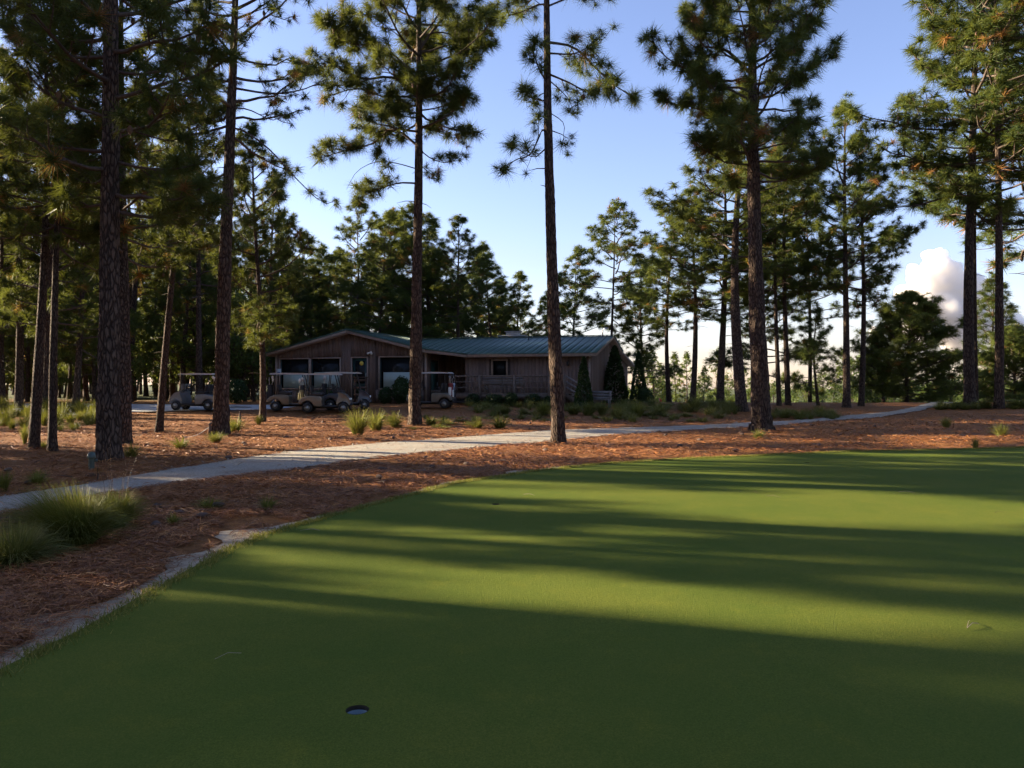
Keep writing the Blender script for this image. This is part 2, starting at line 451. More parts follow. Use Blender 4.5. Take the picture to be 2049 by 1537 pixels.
def axis_pts(lo_, hi_, core0, core1, step, g=1.055):
    a = list(np.arange(core0, core1, step))
    s = step; x = core1
    while x < hi_: a.append(x); s *= g; x += s
    s = step; x = core0 - step; b = []
    while x > lo_: b.append(x); s *= g; x -= s
    return np.array(b[::-1] + a)
gx = axis_pts(-700, 700, -9, 12, 0.13); gy = axis_pts(-60, 1400, 2.5, 24, 0.13)
GX, GY = np.meshgrid(gx, gy, indexing='ij')
GZ = zt(GX, GY)
near = (GY > -8) & (GY < 75) & (np.abs(GX) < 50)
sd_ = np.full(GX.shape, 9.0)
for poly in (green_poly, path_poly, park_poly):
    p = poly[::2] if len(poly) > 100 else poly
    dd = dist_poly(GX[near], GY[near], p); ins = in_poly(GX[near], GY[near], p)
    sd_[near] = np.minimum(sd_[near], np.where(ins, -dd, dd))
ds = dist_poly(GX[near], GY[near], sand_poly[::2]); ins = in_poly(GX[near], GY[near], sand_poly[::2])
sandd = np.full(GX.shape, 9.0); sandd[near] = np.where(ins, -ds, ds)
bump_amp = sstep(0.0, 0.5, np.minimum(sd_, sandd)) * sstep(0, 6, np.hypot(GX, GY))
GZ = GZ + bump_amp * (0.02 + 0.10 * fbm(GX * 0.9, GY * 0.9, 3) + 0.07 * fbm(GX * 3.3 + 9, GY * 3.3, 3) * (np.abs(GX) < 40))
GZ = GZ - 0.26 * sstep(0.02, 0.7, -sd_) - 0.03 * sstep(0.0, 0.12, -sandd)
nx, ny = GX.shape
ii = np.arange(nx - 1)[:, None] * ny + np.arange(ny - 1)[None, :]
gq = np.stack([ii, ii + ny, ii + ny + 1, ii + 1], -1).reshape(-1, 4)
ground = link('ground', mesh_np('ground', np.stack([GX, GY, GZ], -1).reshape(-1, 3), None, gq, True), M['straw_ground'], kind='structure')

# the putting green, with real holes for its cups
CUPS_PX = [(715, 1431), (992, 1012), (1615, 928)]
CUP_R = 0.054
cups = [hit(*p) for p in CUPS_PX]
pts = [Vector(p) for p in green_poly]
edges_ = [(i, (i + 1) % len(pts)) for i in range(len(pts))]
for (cx, cy) in cups:
    b0 = len(pts)
    for rr in (CUP_R, 0.1, 0.2):
        b0 = len(pts)
        for k in range(24):
            a = k * math.pi / 12; pts.append(Vector((cx + rr * math.cos(a), cy + rr * math.sin(a))))
            if rr == CUP_R: edges_.append((b0 + k, b0 + (k + 1) % 24))
hx, hy = np.meshgrid(np.arange(-4, 23, 0.28), np.arange(-6, 20, 0.28)); hx = hx.ravel(); hy = hy.ravel()
ok = in_poly(hx, hy, green_poly[::2]) & (dist_poly(hx, hy, green_poly[::2]) > 0.18)
for c_ in cups: ok &= np.hypot(hx - c_[0], hy - c_[1]) > 0.3
pts += [Vector((float(x), float(y))) for x, y in zip(hx[ok], hy[ok])]
r_ = delaunay_2d_cdt(pts, edges_, [], 0, 1e-5)
gv = np.array([(p.x, p.y) for p in r_[0]]); gf = np.array([f for f in r_[2] if len(f) == 3])
cen = gv[gf].mean(1); okf = in_poly(cen[:, 0], cen[:, 1], green_poly)
for c_ in cups: okf &= np.hypot(cen[:, 0] - c_[0], cen[:, 1] - c_[1]) > CUP_R * 0.98
gz = zt(gv[:, 0], gv[:, 1]) + 0.018 + 0.004 * fbm(gv[:, 0] * 2, gv[:, 1] * 2, 2)
def green_z(x, y): return zt1(x, y) + 0.018
green = link('putting_green', mesh_np('putting_green', np.column_stack([gv, gz]), gf[okf], None, True), M['turf'], kind='structure')
# gravel path
NS = 12; tt = np.linspace(0, 1, NS)[None, :, None]
pv = up_l[:, None, :] * (1 - tt) + lo_l[:, None, :] * tt
crown_h = 0.02 * np.sin(np.linspace(0, math.pi, NS))[None, :]
pz = zt(pv[..., 0], pv[..., 1]) + 0.012 + crown_h + 0.02 * fbm(pv[..., 0] * 2.2, pv[..., 1] * 2.2, 3)
i_ = np.arange(NP - 1)[:, None] * NS + np.arange(NS - 1)[None, :]
pq = np.stack([i_, i_ + NS, i_ + NS + 1, i_ + 1], -1).reshape(-1, 4)
link('gravel_path', mesh_np('gravel_path', np.concatenate([pv, pz[..., None]], -1).reshape(-1, 3), None, pq, True), M['gravel'], kind='structure')
# sand rim
nsd = len(keep); tt = np.linspace(0, 1, 6)[None, :, None]
sv = s_in[:, None, :] * (1 - tt) + s_out[:, None, :] * tt
sz = zt(sv[..., 0], sv[..., 1]) + 0.009 + 0.008 * fbm(sv[..., 0] * 6, sv[..., 1] * 6, 2)
i_ = np.arange(nsd - 1)[:, None] * 6 + np.arange(5)[None, :]
link('sand_rim', mesh_np('sand_rim', np.concatenate([sv, sz[..., None]], -1).reshape(-1, 3), None, np.stack([i_, i_ + 1, i_ + 7, i_ + 6], -1).reshape(-1, 4), True), M['sand'], kind='structure')
# paved parking strip by the wood
r_ = delaunay_2d_cdt([Vector(p) for p in smooth_line(park_poly + [park_poly[0]], 60)[:-1]], [], [list(range(59))], 1, 1e-5)
gv2 = np.array([(p.x, p.y) for p in r_[0]])
link('parking_pavement', mesh_np('parking_pavement', np.column_stack([gv2, zt(gv2[:, 0], gv2[:, 1]) + 0.03]), np.array([f for f in r_[2] if len(f) == 3])), M['concrete'], kind='structure')

# ------------------------------------------------------------------ tree growing
def tuft_tpl(n, L, w, rng, fwd=0.35):
    th = np.arccos(np.clip(1 - rng.random(n) * (1.55 - fwd * 0.3), -1, 1)); ph = rng.random(n) * 2 * math.pi
    d = np.stack([np.sin(th) * np.cos(ph), np.sin(th) * np.sin(ph), np.cos(th)], 1)
    base = np.zeros((n, 3)); base[:, 2] = -rng.random(n) * L * 0.45
    side = np.cross(d, rng.normal(size=(n, 3))); side /= np.linalg.norm(side, axis=1)[:, None]
    ln = L * rng.uniform(0.75, 1.1, n)[:, None]
    tip = base + d * ln; tip[:, 2] -= 0.0
    v = np.stack([base - side * w / 2, base + side * w / 2, tip], 1)
    return v.reshape(-1, 3)
def place_tufts(geo, P, A, S, T, tpls, rng):
    """tufts of needles at points P with axes A, sizes S and tints T"""
    P = np.asarray(P); A = np.asarray(A); S = np.asarray(S); T = np.asarray(T)
    A = A / (np.linalg.norm(A, axis=1)[:, None] + 1e-9)
    u = np.cross(A, rng.normal(size=A.shape)); u /= np.linalg.norm(u, axis=1)[:, None] + 1e-9
    w = np.cross(A, u)
    which = rng.integers(0, len(tpls), len(P))
    for k, tp in enumerate(tpls):
        s = np.nonzero(which == k)[0]
        if not len(s): continue
        Rm = np.stack([u[s], w[s], A[s]], 1)                  # rows: local axes
        v = np.einsum('vi,nij->nvj', tp, Rm) * S[s][:, None, None] + P[s][:, None, :]
        v[:, 2::3, 2] -= 0.05 * S[s][:, None]                   # tips sag a little
        n = len(s) * len(tp)
        a = np.repeat(T[s], len(tp)) + rng.normal(0, 0.04, n)
        a = np.where(np.repeat(T[s], len(tp)) > 0.91, np.repeat(T[s], len(tp)), np.clip(a, 0, 0.9))
        geo.add(v.reshape(-1, 3), np.arange(n).reshape(-1, 3), None, a)

class Pine:
    def __init__(s, seed, H, r0, sides=12, rings=26, sway=0.25, rough=0.0):
        s.rng = np.random.default_rng(seed); s.H = H; s.r0 = r0
        s.limb = Geo(); s.P = []; s.A = []; s.S = []; s.T = []; s.cones = []
        rng = s.rng
        zz = np.concatenate([np.linspace(0, 0.6, 6)[:-1], np.linspace(0.6, H, rings)])
        ph = rng.random(4) * 6.28
        s.zz = zz
        s.cx = sway * (np.sin(zz / H * 4.2 + ph[0]) - math.sin(ph[0])) * 0.5; s.cy = sway * (np.sin(zz / H * 3.6 + ph[1]) - math.sin(ph[1])) * 0.5
        s.rad = r0 * (0.06 + 0.94 * (1 - zz / H) ** 0.85) * (1 + 0.35 * np.exp(-zz / 0.28))
        a = np.arange(sides) * 2 * math.pi / sides
        rr = np.repeat(s.rad[:, None], sides, 1)
        if rough:
            AA, ZZ = np.meshgrid(a, zz); k = 4.5
            n = vnoise(np.cos(AA) * k + 20 + seed, ZZ * 2.6 + np.sin(AA) * k) - 0.5 + 0.6 * (vnoise(np.cos(AA) * 9 + 50, ZZ * 6 + np.sin(AA) * 9) - 0.5)
            rr = rr * (1 + rough * n * np.exp(-ZZ / (H * 1.2)))
        lobes = 1 + 0.16 * np.exp(-zz / 0.22)[:, None] * np.sin(a * 4 + ph[2])[None, :]
        rr = rr * lobes
        v = np.stack([s.cx[:, None] + rr * np.cos(a), s.cy[:, None] + rr * np.sin(a), np.repeat(zz[:, None], sides, 1)], -1)
        v[0, :, 2] = -0.12
        i = np.arange(len(zz) - 1)[:, None] * sides; j = np.arange(sides)[None, :]; j2 = (j + 1) % sides
        q = np.stack([i + j, i + j2, i + sides + j2, i + sides + j], -1).reshape(-1, 4)
        s.trunk = mesh_np('trunk', v.reshape(-1, 3), None, q, True)
    def axis(s, z): return np.array([np.interp(z, s.zz, s.cx), np.interp(z, s.zz, s.cy), z])
    def tuft(s, p, d, size, tint=None):
        r = s.rng
        s.P.append(p); s.A.append(np.asarray(d) + np.array([0, 0, 0.35])); s.S.append(size * r.uniform(0.55, 1.25))
        if tint is None: tint = np.clip(r.beta(2, 2.6) * 0.9, 0, 0.9) if r.random() > s.dead else r.uniform(0.93, 1.0)
        s.T.append(tint)
    dead = 0.03
    def along(s, pts, r, size=1.0, dens=1.0, start=0.3, sub=0.4, bare=False):
        """a limb through pts with side shoots that end in needle tufts"""
        rng = s.rng; pts = np.asarray(pts, float); n = len(pts)
        s.limb.tube(pts, r * np.linspace(1, 0.28, n), 5)
        if bare: return
        seg = np.linalg.norm(np.diff(pts, axis=0), axis=1); L = seg.sum(); cum = np.concatenate([[0], np.cumsum(seg)]) / L
        ns = max(2, int(L * 3.0 * dens * (1 - start) + 1.5))
        for k in range(ns):
            t = start + (1 - start) * (k + rng.random() * 0.8) / ns
            p = np.array([np.interp(t, cum, pts[:, c]) for c in range(3)])
            i = min(n - 2, int(np.searchsorted(cum, t) - 1)); d = pts[i + 1] - pts[i]; d /= np.linalg.norm(d) + 1e-9
            sd = np.cross(d, (0, 0, 1)); sd /= np.linalg.norm(sd) + 1e-9
            side = 1 if k % 2 else -1
            dd = d * rng.uniform(0.35, 0.9) + sd * side * rng.uniform(0.3, 1.0) + np.array([0, 0, rng.uniform(-0.35, 0.75)])
            dd /= np.linalg.norm(dd)
            ls = (sub * L * (1.15 - t) + 0.22) * rng.uniform(0.6, 1.15)
            m1 = p + dd * ls * 0.55 + np.array([0, 0, -0.03 * ls]); e = m1 + (dd + np.array([0, 0, rng.uniform(0.1, 0.7)])) * ls * 0.45
            s.limb.tube([p, m1, e], [r * 0.38, r * 0.26, r * 0.16], 4)
            s.tuft(e, e - m1, size)
            for _ in range(1 + int(ls * 2.6 * dens)):
                q = p + (m1 - p) * rng.uniform(0.4, 1) if rng.random() < 0.5 else m1 + (e - m1) * rng.uniform(0.1, 0.8)
                d3 = dd * 0.5 + rng.normal(size=3) * 0.6 + np.array([0, 0, 0.25]); d3 /= np.linalg.norm(d3)
                q2 = q + d3 * rng.uniform(0.12, 0.32)
                s.limb.tube([q, q2], [r * 0.16, r * 0.11], 3)
                s.tuft(q2, d3, size * 0.95)
            if rng.random() < 0.06: s.cones.append(m1 + np.array([0, 0, -0.05]))
        s.tuft(pts[-1], pts[-1] - pts[-2], size * 1.05)
    def branch(s, z, az, elev, L, r, curl=0.55, **kw):
        rng = s.rng; p = s.axis(z); pts = [p]; n = 6
        for i in range(n):
            e = elev + curl * ((i + 1) / n) ** 1.6 + rng.normal(0, 0.10); az += rng.normal(0, 0.13)
            p = p + np.array([math.cos(az) * math.cos(e), math.sin(az) * math.cos(e), math.sin(e)]) * L / n
            pts.append(p)
        s.along(pts, r, **kw)
    def crown(s, cb, cr, nb, elev0=-0.15, elev1=0.9, low=0.6, peak=0.3, size=1.0, dens=1.0, top=True):
        rng = s.rng; az = rng.random() * 6.28
        for i in range(nb):
            t = (i + rng.random() * 0.9) / nb
            z = cb + (s.H * 0.985 - cb) * t
            az += 2.4 + rng.normal(0, 0.5)
            pr = (low + (1 - low) * min(1, t / peak)) * (1 - max(0, t - peak) / (1 - peak)) ** 0.75 + 0.12
            L = cr * pr * rng.uniform(0.6, 1.12)
            e = elev0 + (elev1 - elev0) * t + rng.normal(0, 0.16)
            s.branch(z, az, e, L, min(0.05, 0.016 + 0.014 * L) * min(1.0, s.r0 / 0.16), size=size, dens=dens)
        if top:
            a = s.axis(s.H * 0.97)
            s.along([a, a + np.array([0.03, 0, 0.4]), a + np.array([0.0, 0.05, 0.8])], 0.03, size=size, dens=dens, start=0.0)
    def stubs(s, z0, z1, n):
        for _ in range(n):
            z = s.rng.uniform(z0, z1); az = s.rng.random() * 6.28; p = s.axis(z); l = s.rng.uniform(0.15, 0.9)
            d = np.array([math.cos(az), math.sin(az), s.rng.uniform(-0.3, 0.3)])
            s.limb.tube([p, p + d * l * 0.6, p + d * l + np.array([0, 0, -0.1 * l])], [0.018, 0.012, 0.005], 4)
    def finish(s, n=46, L=0.27, w=0.011, mat='needle', variants=3):
        g = Geo(); tp = [tuft_tpl(n, L, w, s.rng) for _ in range(variants)]
        place_tufts(g, s.P, s.A, s.S, s.T, tp, s.rng)
        d = {'H': s.H, 'r0': s.r0, 'trunk': s.trunk, 'limb': s.limb.mesh('branches', True), 'crown': g.mesh('crown', False, True), 'mat': mat, 'ntri': sum(len(t) for t in g.t), 'cone': None}
        if s.cones:
            cg = Geo()
            for c in s.cones[:40]:
                c = np.asarray(c); cg.tube([c, c + (0, 0, -0.05), c + (0, 0, -0.12), c + (0, 0, -0.17)], [0.015, 0.045, 0.04, 0.006], 6)
            d['cone'] = cg.mesh('cones', True)
        return d
def plant(tr, X, Y, label, group=None, height=None, rotz=0.0, lean=(0, 0), name='pine_tree', cat='pine tree', z=None, wide=1.0, dia=None):
    k = 1.0 if height is None else height / tr['H']
    e = link(name, None, None, None, (X, Y, (zt1(X, Y) if z is None else z) - 0.03), None, label=label, category=cat, group=group)
    e.rotation_euler = (lean[1], lean[0], rotz) if not rotz else (0, 0, rotz)
    if rotz and (lean[0] or lean[1]):
        e.rotation_euler = (Matrix.Rotation(lean[0], 3, 'Y') @ Matrix.Rotation(lean[1], 3, 'X') @ Matrix.Rotation(rotz, 3, 'Z')).to_euler()
    e.scale = (k * wide, k * wide, k)
    tk = link('trunk', tr['trunk'], M['bark'], e)
    if dia: tk.scale = (dia / (2 * k * wide * tr['r0']),) * 2 + (1,)
    link('branches', tr['limb'], M['limb'], e, kind='stuff'); link('crown', tr['crown'], M[tr['mat']], e, kind='stuff')
    if tr.get('cone') is not None: link('cones', tr['cone'], M['cone'], e, kind='stuff')
    return e

# cumulus far off on the right, a real cloud of lumps lit by the sun
m = N('cloud_vapour'); pv_ = m.n('ShaderNodeVolumePrincipled'); pv_.inputs['Color'].default_value = (1.0, 0.985, 0.965, 1); pv_.inputs['Density'].default_value = 0.055; pv_.inputs['Anisotropy'].default_value = 0.2
m.t.nodes.remove(m.b); m.l(pv_.outputs[0], m.out.inputs['Volume']); M['cloud'] = m.m
rc = random.Random(4); bm = bmesh.new()
CD = 2600.0
for px, py, r in [(1850, 600, 42), (1885, 610, 48), (1920, 620, 40), (1818, 625, 30), (1860, 565, 34), (1895, 570, 38), (1835, 585, 26), (1872, 535, 26), (1900, 540, 26), (1858, 512, 13), (1878, 512, 18), (1930, 585, 30), (1800, 640, 22), (1780, 652, 14), (1848, 650, 50), (1920, 655, 50), (1960, 640, 40), (1940, 565, 30), (1958, 600, 36), (1752, 668, 16), (1990, 650, 40), (2025, 665, 36), (1830, 545, 20), (1812, 590, 20)]:
    for k in range(12):
        u = Vector((rc.gauss(0, 1), rc.gauss(0, 1), rc.gauss(0, 1))).normalized() * (r * 0.72 if k else 0); q = r * (rc.uniform(0.28, 0.5) if k else 0.85)
        c = at(px + u.x, py + u.z, CD) + Vector((0, u.y * CD / F_PX, 0))
        ret = bmesh.ops.create_icosphere(bm, subdivisions=2, radius=q * CD / F_PX, matrix=Matrix.Translation(c))
me = bpy.data.meshes.new('cloud'); bm.to_mesh(me); bm.free()
v = np.empty(len(me.vertices) * 3, np.float32); me.vertices.foreach_get('co', v); v = v.reshape(-1, 3); nn = np.empty_like(v).ravel(); me.vertices.foreach_get('normal', nn); nn = nn.reshape(-1, 3)
v += nn * (22 * fbm(v[:, 0] / 28 + v[:, 1] / 40, v[:, 2] / 28, 4))[:, None]; me.vertices.foreach_set('co', v.ravel()); me.polygons.foreach_set('use_smooth', np.ones(len(me.polygons), bool)); me.update()
cl_ = link('cloud', me, M['cloud'], label='white cumulus cloud low in the sky between the right pines', category='cloud')
rm_ = cl_.modifiers.new('union', 'REMESH'); rm_.mode = 'VOXEL'; rm_.voxel_size = 5.0; rm_.use_smooth_shade = True

# ------------------------------------------------------------------ the near pines, each grown for its place
rnd = random.Random(11)
def hero(px, py, seed, H, r0, leanx=0.0, **kw):
    X, Y = hit(px, py)
    p = Pine(seed, H, r0, 28, 110, 0.16, 0.30, **kw)
    return p, X, Y
def lean_trunk(p, lx):
    """tilt a tree's axis and trunk by lx metres sideways per metre of height"""
    p.cx = p.cx + lx * p.zz
    me = p.trunk; v = np.empty(len(me.vertices) * 3, np.float32); me.vertices.foreach_get('co', v); v = v.reshape(-1, 3)
    v[:, 0] += lx * v[:, 2]; me.vertices.foreach_set('co', v.ravel()); me.update()
def reach(p, X, Y, attach_py, way, dy=0.0, r=0.035, **kw):
    """a limb that leaves the trunk at a height and passes the given picture points (dy metres nearer or farther at its tip)"""
    z0 = zt1(X, Y) - 0.03
    za = EYE + (CY - attach_py) / F_PX * Y - z0
    pts = [p.axis(za)]
    for i, (qx, qy) in enumerate(way):
        k = (i + 1) / len(way); w = at(qx, qy, Y) - Vector((X, Y, z0))
        pts.append(np.array((w.x, dy * k, w.z)))
    pts = smooth_line(np.array(pts), max(5, 2 * len(pts) + 1))
    p.along(pts, r, **kw)

# slim pine in the middle of the picture, in front of the long wing
p, X8, Y8 = hero(1118, 887, 81, 17.5, 0.185)
lean_trunk(p, -0.0205)
p.dead = 0.015
reach(p, X8, Y8, 88, [(1150, 92), (1200, 135), (1240, 165), (1280, 182)], 0.5, 0.04, size=1.1, dens=1.06, start=0.2, sub=0.3)
reach(p, X8, Y8, 110, [(1150, 115), (1185, 100)], -0.5, 0.03, size=1.05, dens=1.38, start=0.2)
reach(p, X8, Y8, 150, [(1140, 160), (1175, 170), (1205, 150)], 0.6, 0.032, size=1.05, dens=1.25, start=0.25)
reach(p, X8, Y8, 160, [(1135, 190), (1150, 215)], 0.3, 0.02, size=0.9, dens=0.88, start=0.4)
reach(p, X8, Y8, 165, [(1080, 150), (1062, 108)], -0.5, 0.03, size=1.1, dens=1.50, start=0.2)
reach(p, X8, Y8, 205, [(1080, 195), (1050, 180)], 0.4, 0.03, size=1.15, dens=1.50, start=0.2)
reach(p, X8, Y8, 262, [(1085, 262), (1062, 312), (1035, 325), (1002, 345)], -0.4, 0.032, size=1.15, dens=0.94, start=0.15, sub=0.32)
reach(p, X8, Y8, 292, [(1068, 312), (1022, 285)], 0.2, 0.022, size=1.1, dens=0.62, start=0.6)
reach(p, X8, Y8, 225, [(1128, 245), (1128, 275), (1138, 300)], 0.2, 0.014, size=0.9, dens=0.38, start=0.75)
reach(p, X8, Y8, 28, [(1085, 2), (1045, 12), (1005, 18)], 0.5, 0.035, size=1.15, dens=0.88, start=0.3)
reach(p, X8, Y8, 18, [(1145, -2), (1180, 8), (1215, 0)], -0.3, 0.03, size=1.05, dens=1.00, start=0.3)
p.stubs(6, 10.5, 5)
p.crown(11.9, 2.1, 26, size=1.1)
t8 = p.finish(100, 0.37, 0.0105)
plant(t8, X8, Y8, 'slim straight pine with sparse tufts, in front of the long wing of the clubhouse')

# pine in front of the gable, many side limbs
p, X7, Y7 = hero(830, 852, 72, 20.5, 0.225)
p.dead = 0.03
reach(p, X7, Y7, 293, [(800, 262), (775, 255), (745, 280), (690, 292), (630, 308)], 0.6, 0.05, size=1.25, dens=1.69, start=0.3, sub=0.32)
reach(p, X7, Y7, 338, [(790, 325), (750, 322), (712, 340), (690, 375)], 0.3, 0.022, bare=True)
reach(p, X7, Y7, 366, [(800, 368), (765, 380), (720, 402)], -0.4, 0.04, size=1.2, dens=1.88, start=0.3)
reach(p, X7, Y7, 268, [(843, 300), (870, 318), (900, 320), (925, 300)], 0.4, 0.03, size=1.1, dens=1.12, start=0.4)
reach(p, X7, Y7, 300, [(842, 330), (862, 350), (880, 362)], -0.4, 0.022, size=1.0, dens=1.00, start=0.45)
reach(p, X7, Y7, 100, [(865, 60), (885, 30), (890, -20)], 0.2, 0.06, size=1.2, dens=1.12, start=0.3)
reach(p, X7, Y7, 72, [(880, 62), (925, 72), (968, 78)], 0.3, 0.035, size=1.2, dens=1.50, start=0.4)
reach(p, X7, Y7, 172, [(780, 150), (720, 150), (660, 120), (590, 130)], 0.7, 0.06, size=1.25, dens=1.62, start=0.3, sub=0.35)
reach(p, X7, Y7, 160, [(770, 100), (700, 98), (650, 60)], -0.7, 0.05, size=1.25, dens=1.75, start=0.3)
reach(p, X7, Y7, 190, [(770, 195), (715, 180), (650, 200)], -0.2, 0.045, size=1.2, dens=1.38, start=0.35)
reach(p, X7, Y7, 120, [(860, 118), (872, 112)], 0.3, 0.025, size=1.1, dens=1.50, start=0.2)
reach(p, X7, Y7, 205, [(865, 180), (905, 155)], -0.5, 0.035, size=1.2, dens=1.62, start=0.25)
reach(p, X7, Y7, 220, [(870, 212), (925, 190)], 0.5, 0.035, size=1.2, dens=1.62, start=0.25)
reach(p, X7, Y7, 225, [(795, 215), (760, 205)], 0.8, 0.03, size=1.2, dens=1.75, start=0.2)
reach(p, X7, Y7, 240, [(850, 250), (880, 235)], 1.0, 0.03, size=1.1, dens=1.50, start=0.2)
reach(p, X7, Y7, 235, [(800, 240), (782, 232)], -1.1, 0.03, size=1.2, dens=1.75, start=0.2)
reach(p, X7, Y7, 190, [(840, 185), (860, 175)], -1.3, 0.03, size=1.2, dens=1.75, start=0.2)
p.stubs(7, 10, 5)
p.crown(10.6, 3.3, 50, size=1.25, dens=1.44)
t7 = p.finish(80, 0.35, 0.0125)
plant(t7, X7, Y7, 'pine with an arching bare limb, standing in front of the clubhouse gable')

# big pine right of centre
p, X9, Y9 = hero(1525, 861, 95, 19.0, 0.31)
lean_trunk(p, -0.024)
p.dead = 0.04
reach(p, X9, Y9, 150, [(1450, 105), (1400, 100), (1370, 40)], -0.6, 0.06, size=1.35, dens=1.3, start=0.3)
reach(p, X9, Y9, 200, [(1420, 150), (1350, 110), (1300, 50)], 0.8, 0.05, size=1.3, dens=1.0, start=0.35)
reach(p, X9, Y9, 290, [(1450, 285), (1400, 262)], -0.8, 0.045, size=1.3, dens=1.2, start=0.3)
reach(p, X9, Y9, 300, [(1570, 290), (1620, 290)], -0.3, 0.04, size=1.3, dens=0.9, start=0.4)
p.crown(8.3, 3.2, 66, elev0=-0.1, low=0.8, peak=0.35, size=1.35, dens=1.15)
p.stubs(5.5, 8.5, 6)
t9 = p.finish(80, 0.34, 0.0135)
plant(t9, X9, Y9, 'stout pine with a dense wide crown, beside the path right of the clubhouse')
# the low stump of a broken trunk at its foot is a thing of its own
# big dark pine on the left
p, X1, Y1 = hero(218, 926, 14, 19.0, 0.215)
lean_trunk(p, -0.004)
p.dead = 0.03
p.crown(4.9, 2.5, 66, elev0=-0.25, low=0.75, peak=0.3, size=1.15, dens=1.2)
t1 = p.finish(80, 0.33, 0.0115)
plant(t1, X1, Y1, 'thick dark pine nearest the left edge of the gravel path')
# tall pine with drooping sparse limbs between it and the clubhouse
p, X4, Y4 = hero(441, 872, 43, 18.0, 0.225)
lean_trunk(p, 0.0245)
p.dead = 0.02
reach(p, X4, Y4, 255, [(490, 262), (540, 300), (585, 350), (640, 400), (668, 395)], 0.4, 0.03, size=1.05, dens=0.55, start=0.35, sub=0.3)
reach(p, X4, Y4, 215, [(500, 222), (550, 245), (580, 235)], -0.3, 0.026, size=1.0, dens=0.7, start=0.4)
reach(p, X4, Y4, 280, [(430, 300), (415, 340), (420, 380)], 0.4, 0.022, size=1.0, dens=0.7, start=0.4)
reach(p, X4, Y4, 175, [(540, 185), (600, 175), (650, 150)], 0.3, 0.04, size=1.05, dens=0.8, start=0.3)
p.crown(8.8, 2.6, 44, elev0=-0.2, low=0.8, size=1.05, dens=0.9)
p.stubs(5, 8.5, 7)
t4 = p.finish(75, 0.28, 0.0115)
plant(t4, X4, Y4, 'tall pine with drooping limbs between the left cart and the clubhouse')

# ------------------------------------------------------------------ grown patterns for the wood
def proto(seed, H, r0, cb, cr, nb, n=56, L=0.31, w=0.018, mat='needle', rings=22, sides=10, **kw):
    p = Pine(seed, H, r0, sides, rings, 0.35, 0.12)
    p.dead = kw.pop('dead', 0.03)
    ns = kw.pop('stub', 6)
    p.crown(cb, cr, nb, **kw)
    if cb > 3: p.stubs(cb * 0.45, cb, ns)
    return p.finish(n, L, w, mat)
TALL = [proto(201, 19, 0.23, 8.0, 3.3, 40, low=0.8, size=1.35, dens=1.0),
        proto(202, 20, 0.22, 9.0, 3.0, 38, low=0.8, size=1.35, dens=1.0),
        proto(203, 17, 0.20, 6.0, 3.0, 38, low=0.8, size=1.3, dens=1.0),
        proto(204, 18, 0.21, 7.5, 3.5, 40, low=0.7, size=1.35, dens=0.95, elev0=-0.3)]
FULL = [proto(211, 13, 0.17, 2.6, 2.8, 46, low=0.9, peak=0.25, size=1.3, dens=1.05, mat='needle'),
        proto(212, 12, 0.16, 2.0, 2.8, 46, low=0.9, peak=0.25, size=1.3, dens=1.05, mat='needle_young'),
        proto(213, 14, 0.17, 3.6, 2.7, 44, low=0.85, peak=0.3, size=1.3, dens=1.05, mat='needle')]
BUSHY = [proto(221, 9, 0.16, 1.0, 3.3, 84, low=0.85, peak=0.45, size=1.35, dens=1.45, n=40, mat='needle_bushy', elev0=0.0),
         proto(222, 7.5, 0.12, 1.2, 2.0, 36, low=0.9, peak=0.25, size=1.2, dens=0.9, mat='needle_young')]
SPARSE = [proto(241, 19, 0.20, 6.5, 3.0, 20, low=0.8, size=1.15, dens=0.5, stub=10), proto(242, 18, 0.19, 5.5, 2.6, 22, low=0.8, size=1.1, dens=0.45, stub=12)]
FAR = [proto(231, 14, 0.18, 5.0, 2.6, 26, n=11, w=0.07, L=0.36, low=0.8, peak=0.3, size=1.5, dens=0.7, stub=2),
       proto(232, 15, 0.18, 6.5, 2.4, 24, n=11, w=0.07, L=0.36, low=0.8, peak=0.3, size=1.5, dens=0.7, stub=2),
       proto(233, 11, 0.15, 2.5, 2.4, 28, n=11, w=0.07, L=0.36, low=0.9, peak=0.25, size=1.5, dens=0.7, stub=2, mat='needle_young')]

def leaf_cloud(geo, rng, c, rad, n, s, hollow=0.55):
    d = rng.normal(size=(n, 3)); d /= np.linalg.norm(d, axis=1)[:, None]
    r = (hollow + (1 - hollow) * rng.random(n)) ** 0.6
    lump = 1 + 0.35 * (vnoise(d[:, 0] * 2.5 + 9, d[:, 1] * 2.5 + d[:, 2] * 3) - 0.5)
    p = np.asarray(c) + d * (r * lump)[:, None] * np.asarray(rad)
    u = rng.normal(size=(n, 3)); u -= d * (u * d).sum(1)[:, None] * 0.5; u /= np.linalg.norm(u, axis=1)[:, None]
    w = np.cross(u, d + rng.normal(size=(n, 3)) * 0.7); w /= np.linalg.norm(w, axis=1)[:, None] + 1e-9
    sz = s * rng.uniform(0.6, 1.3, n)[:, None]
    v = np.stack([p - u * sz, p + w * sz * 0.5, p + u * sz, p - w * sz * 0.5], 1).reshape(-1, 3)
    geo.add(v, None, np.arange(4 * n).reshape(-1, 4), np.repeat(np.clip(rng.beta(2, 2, n), 0, 1), 4))
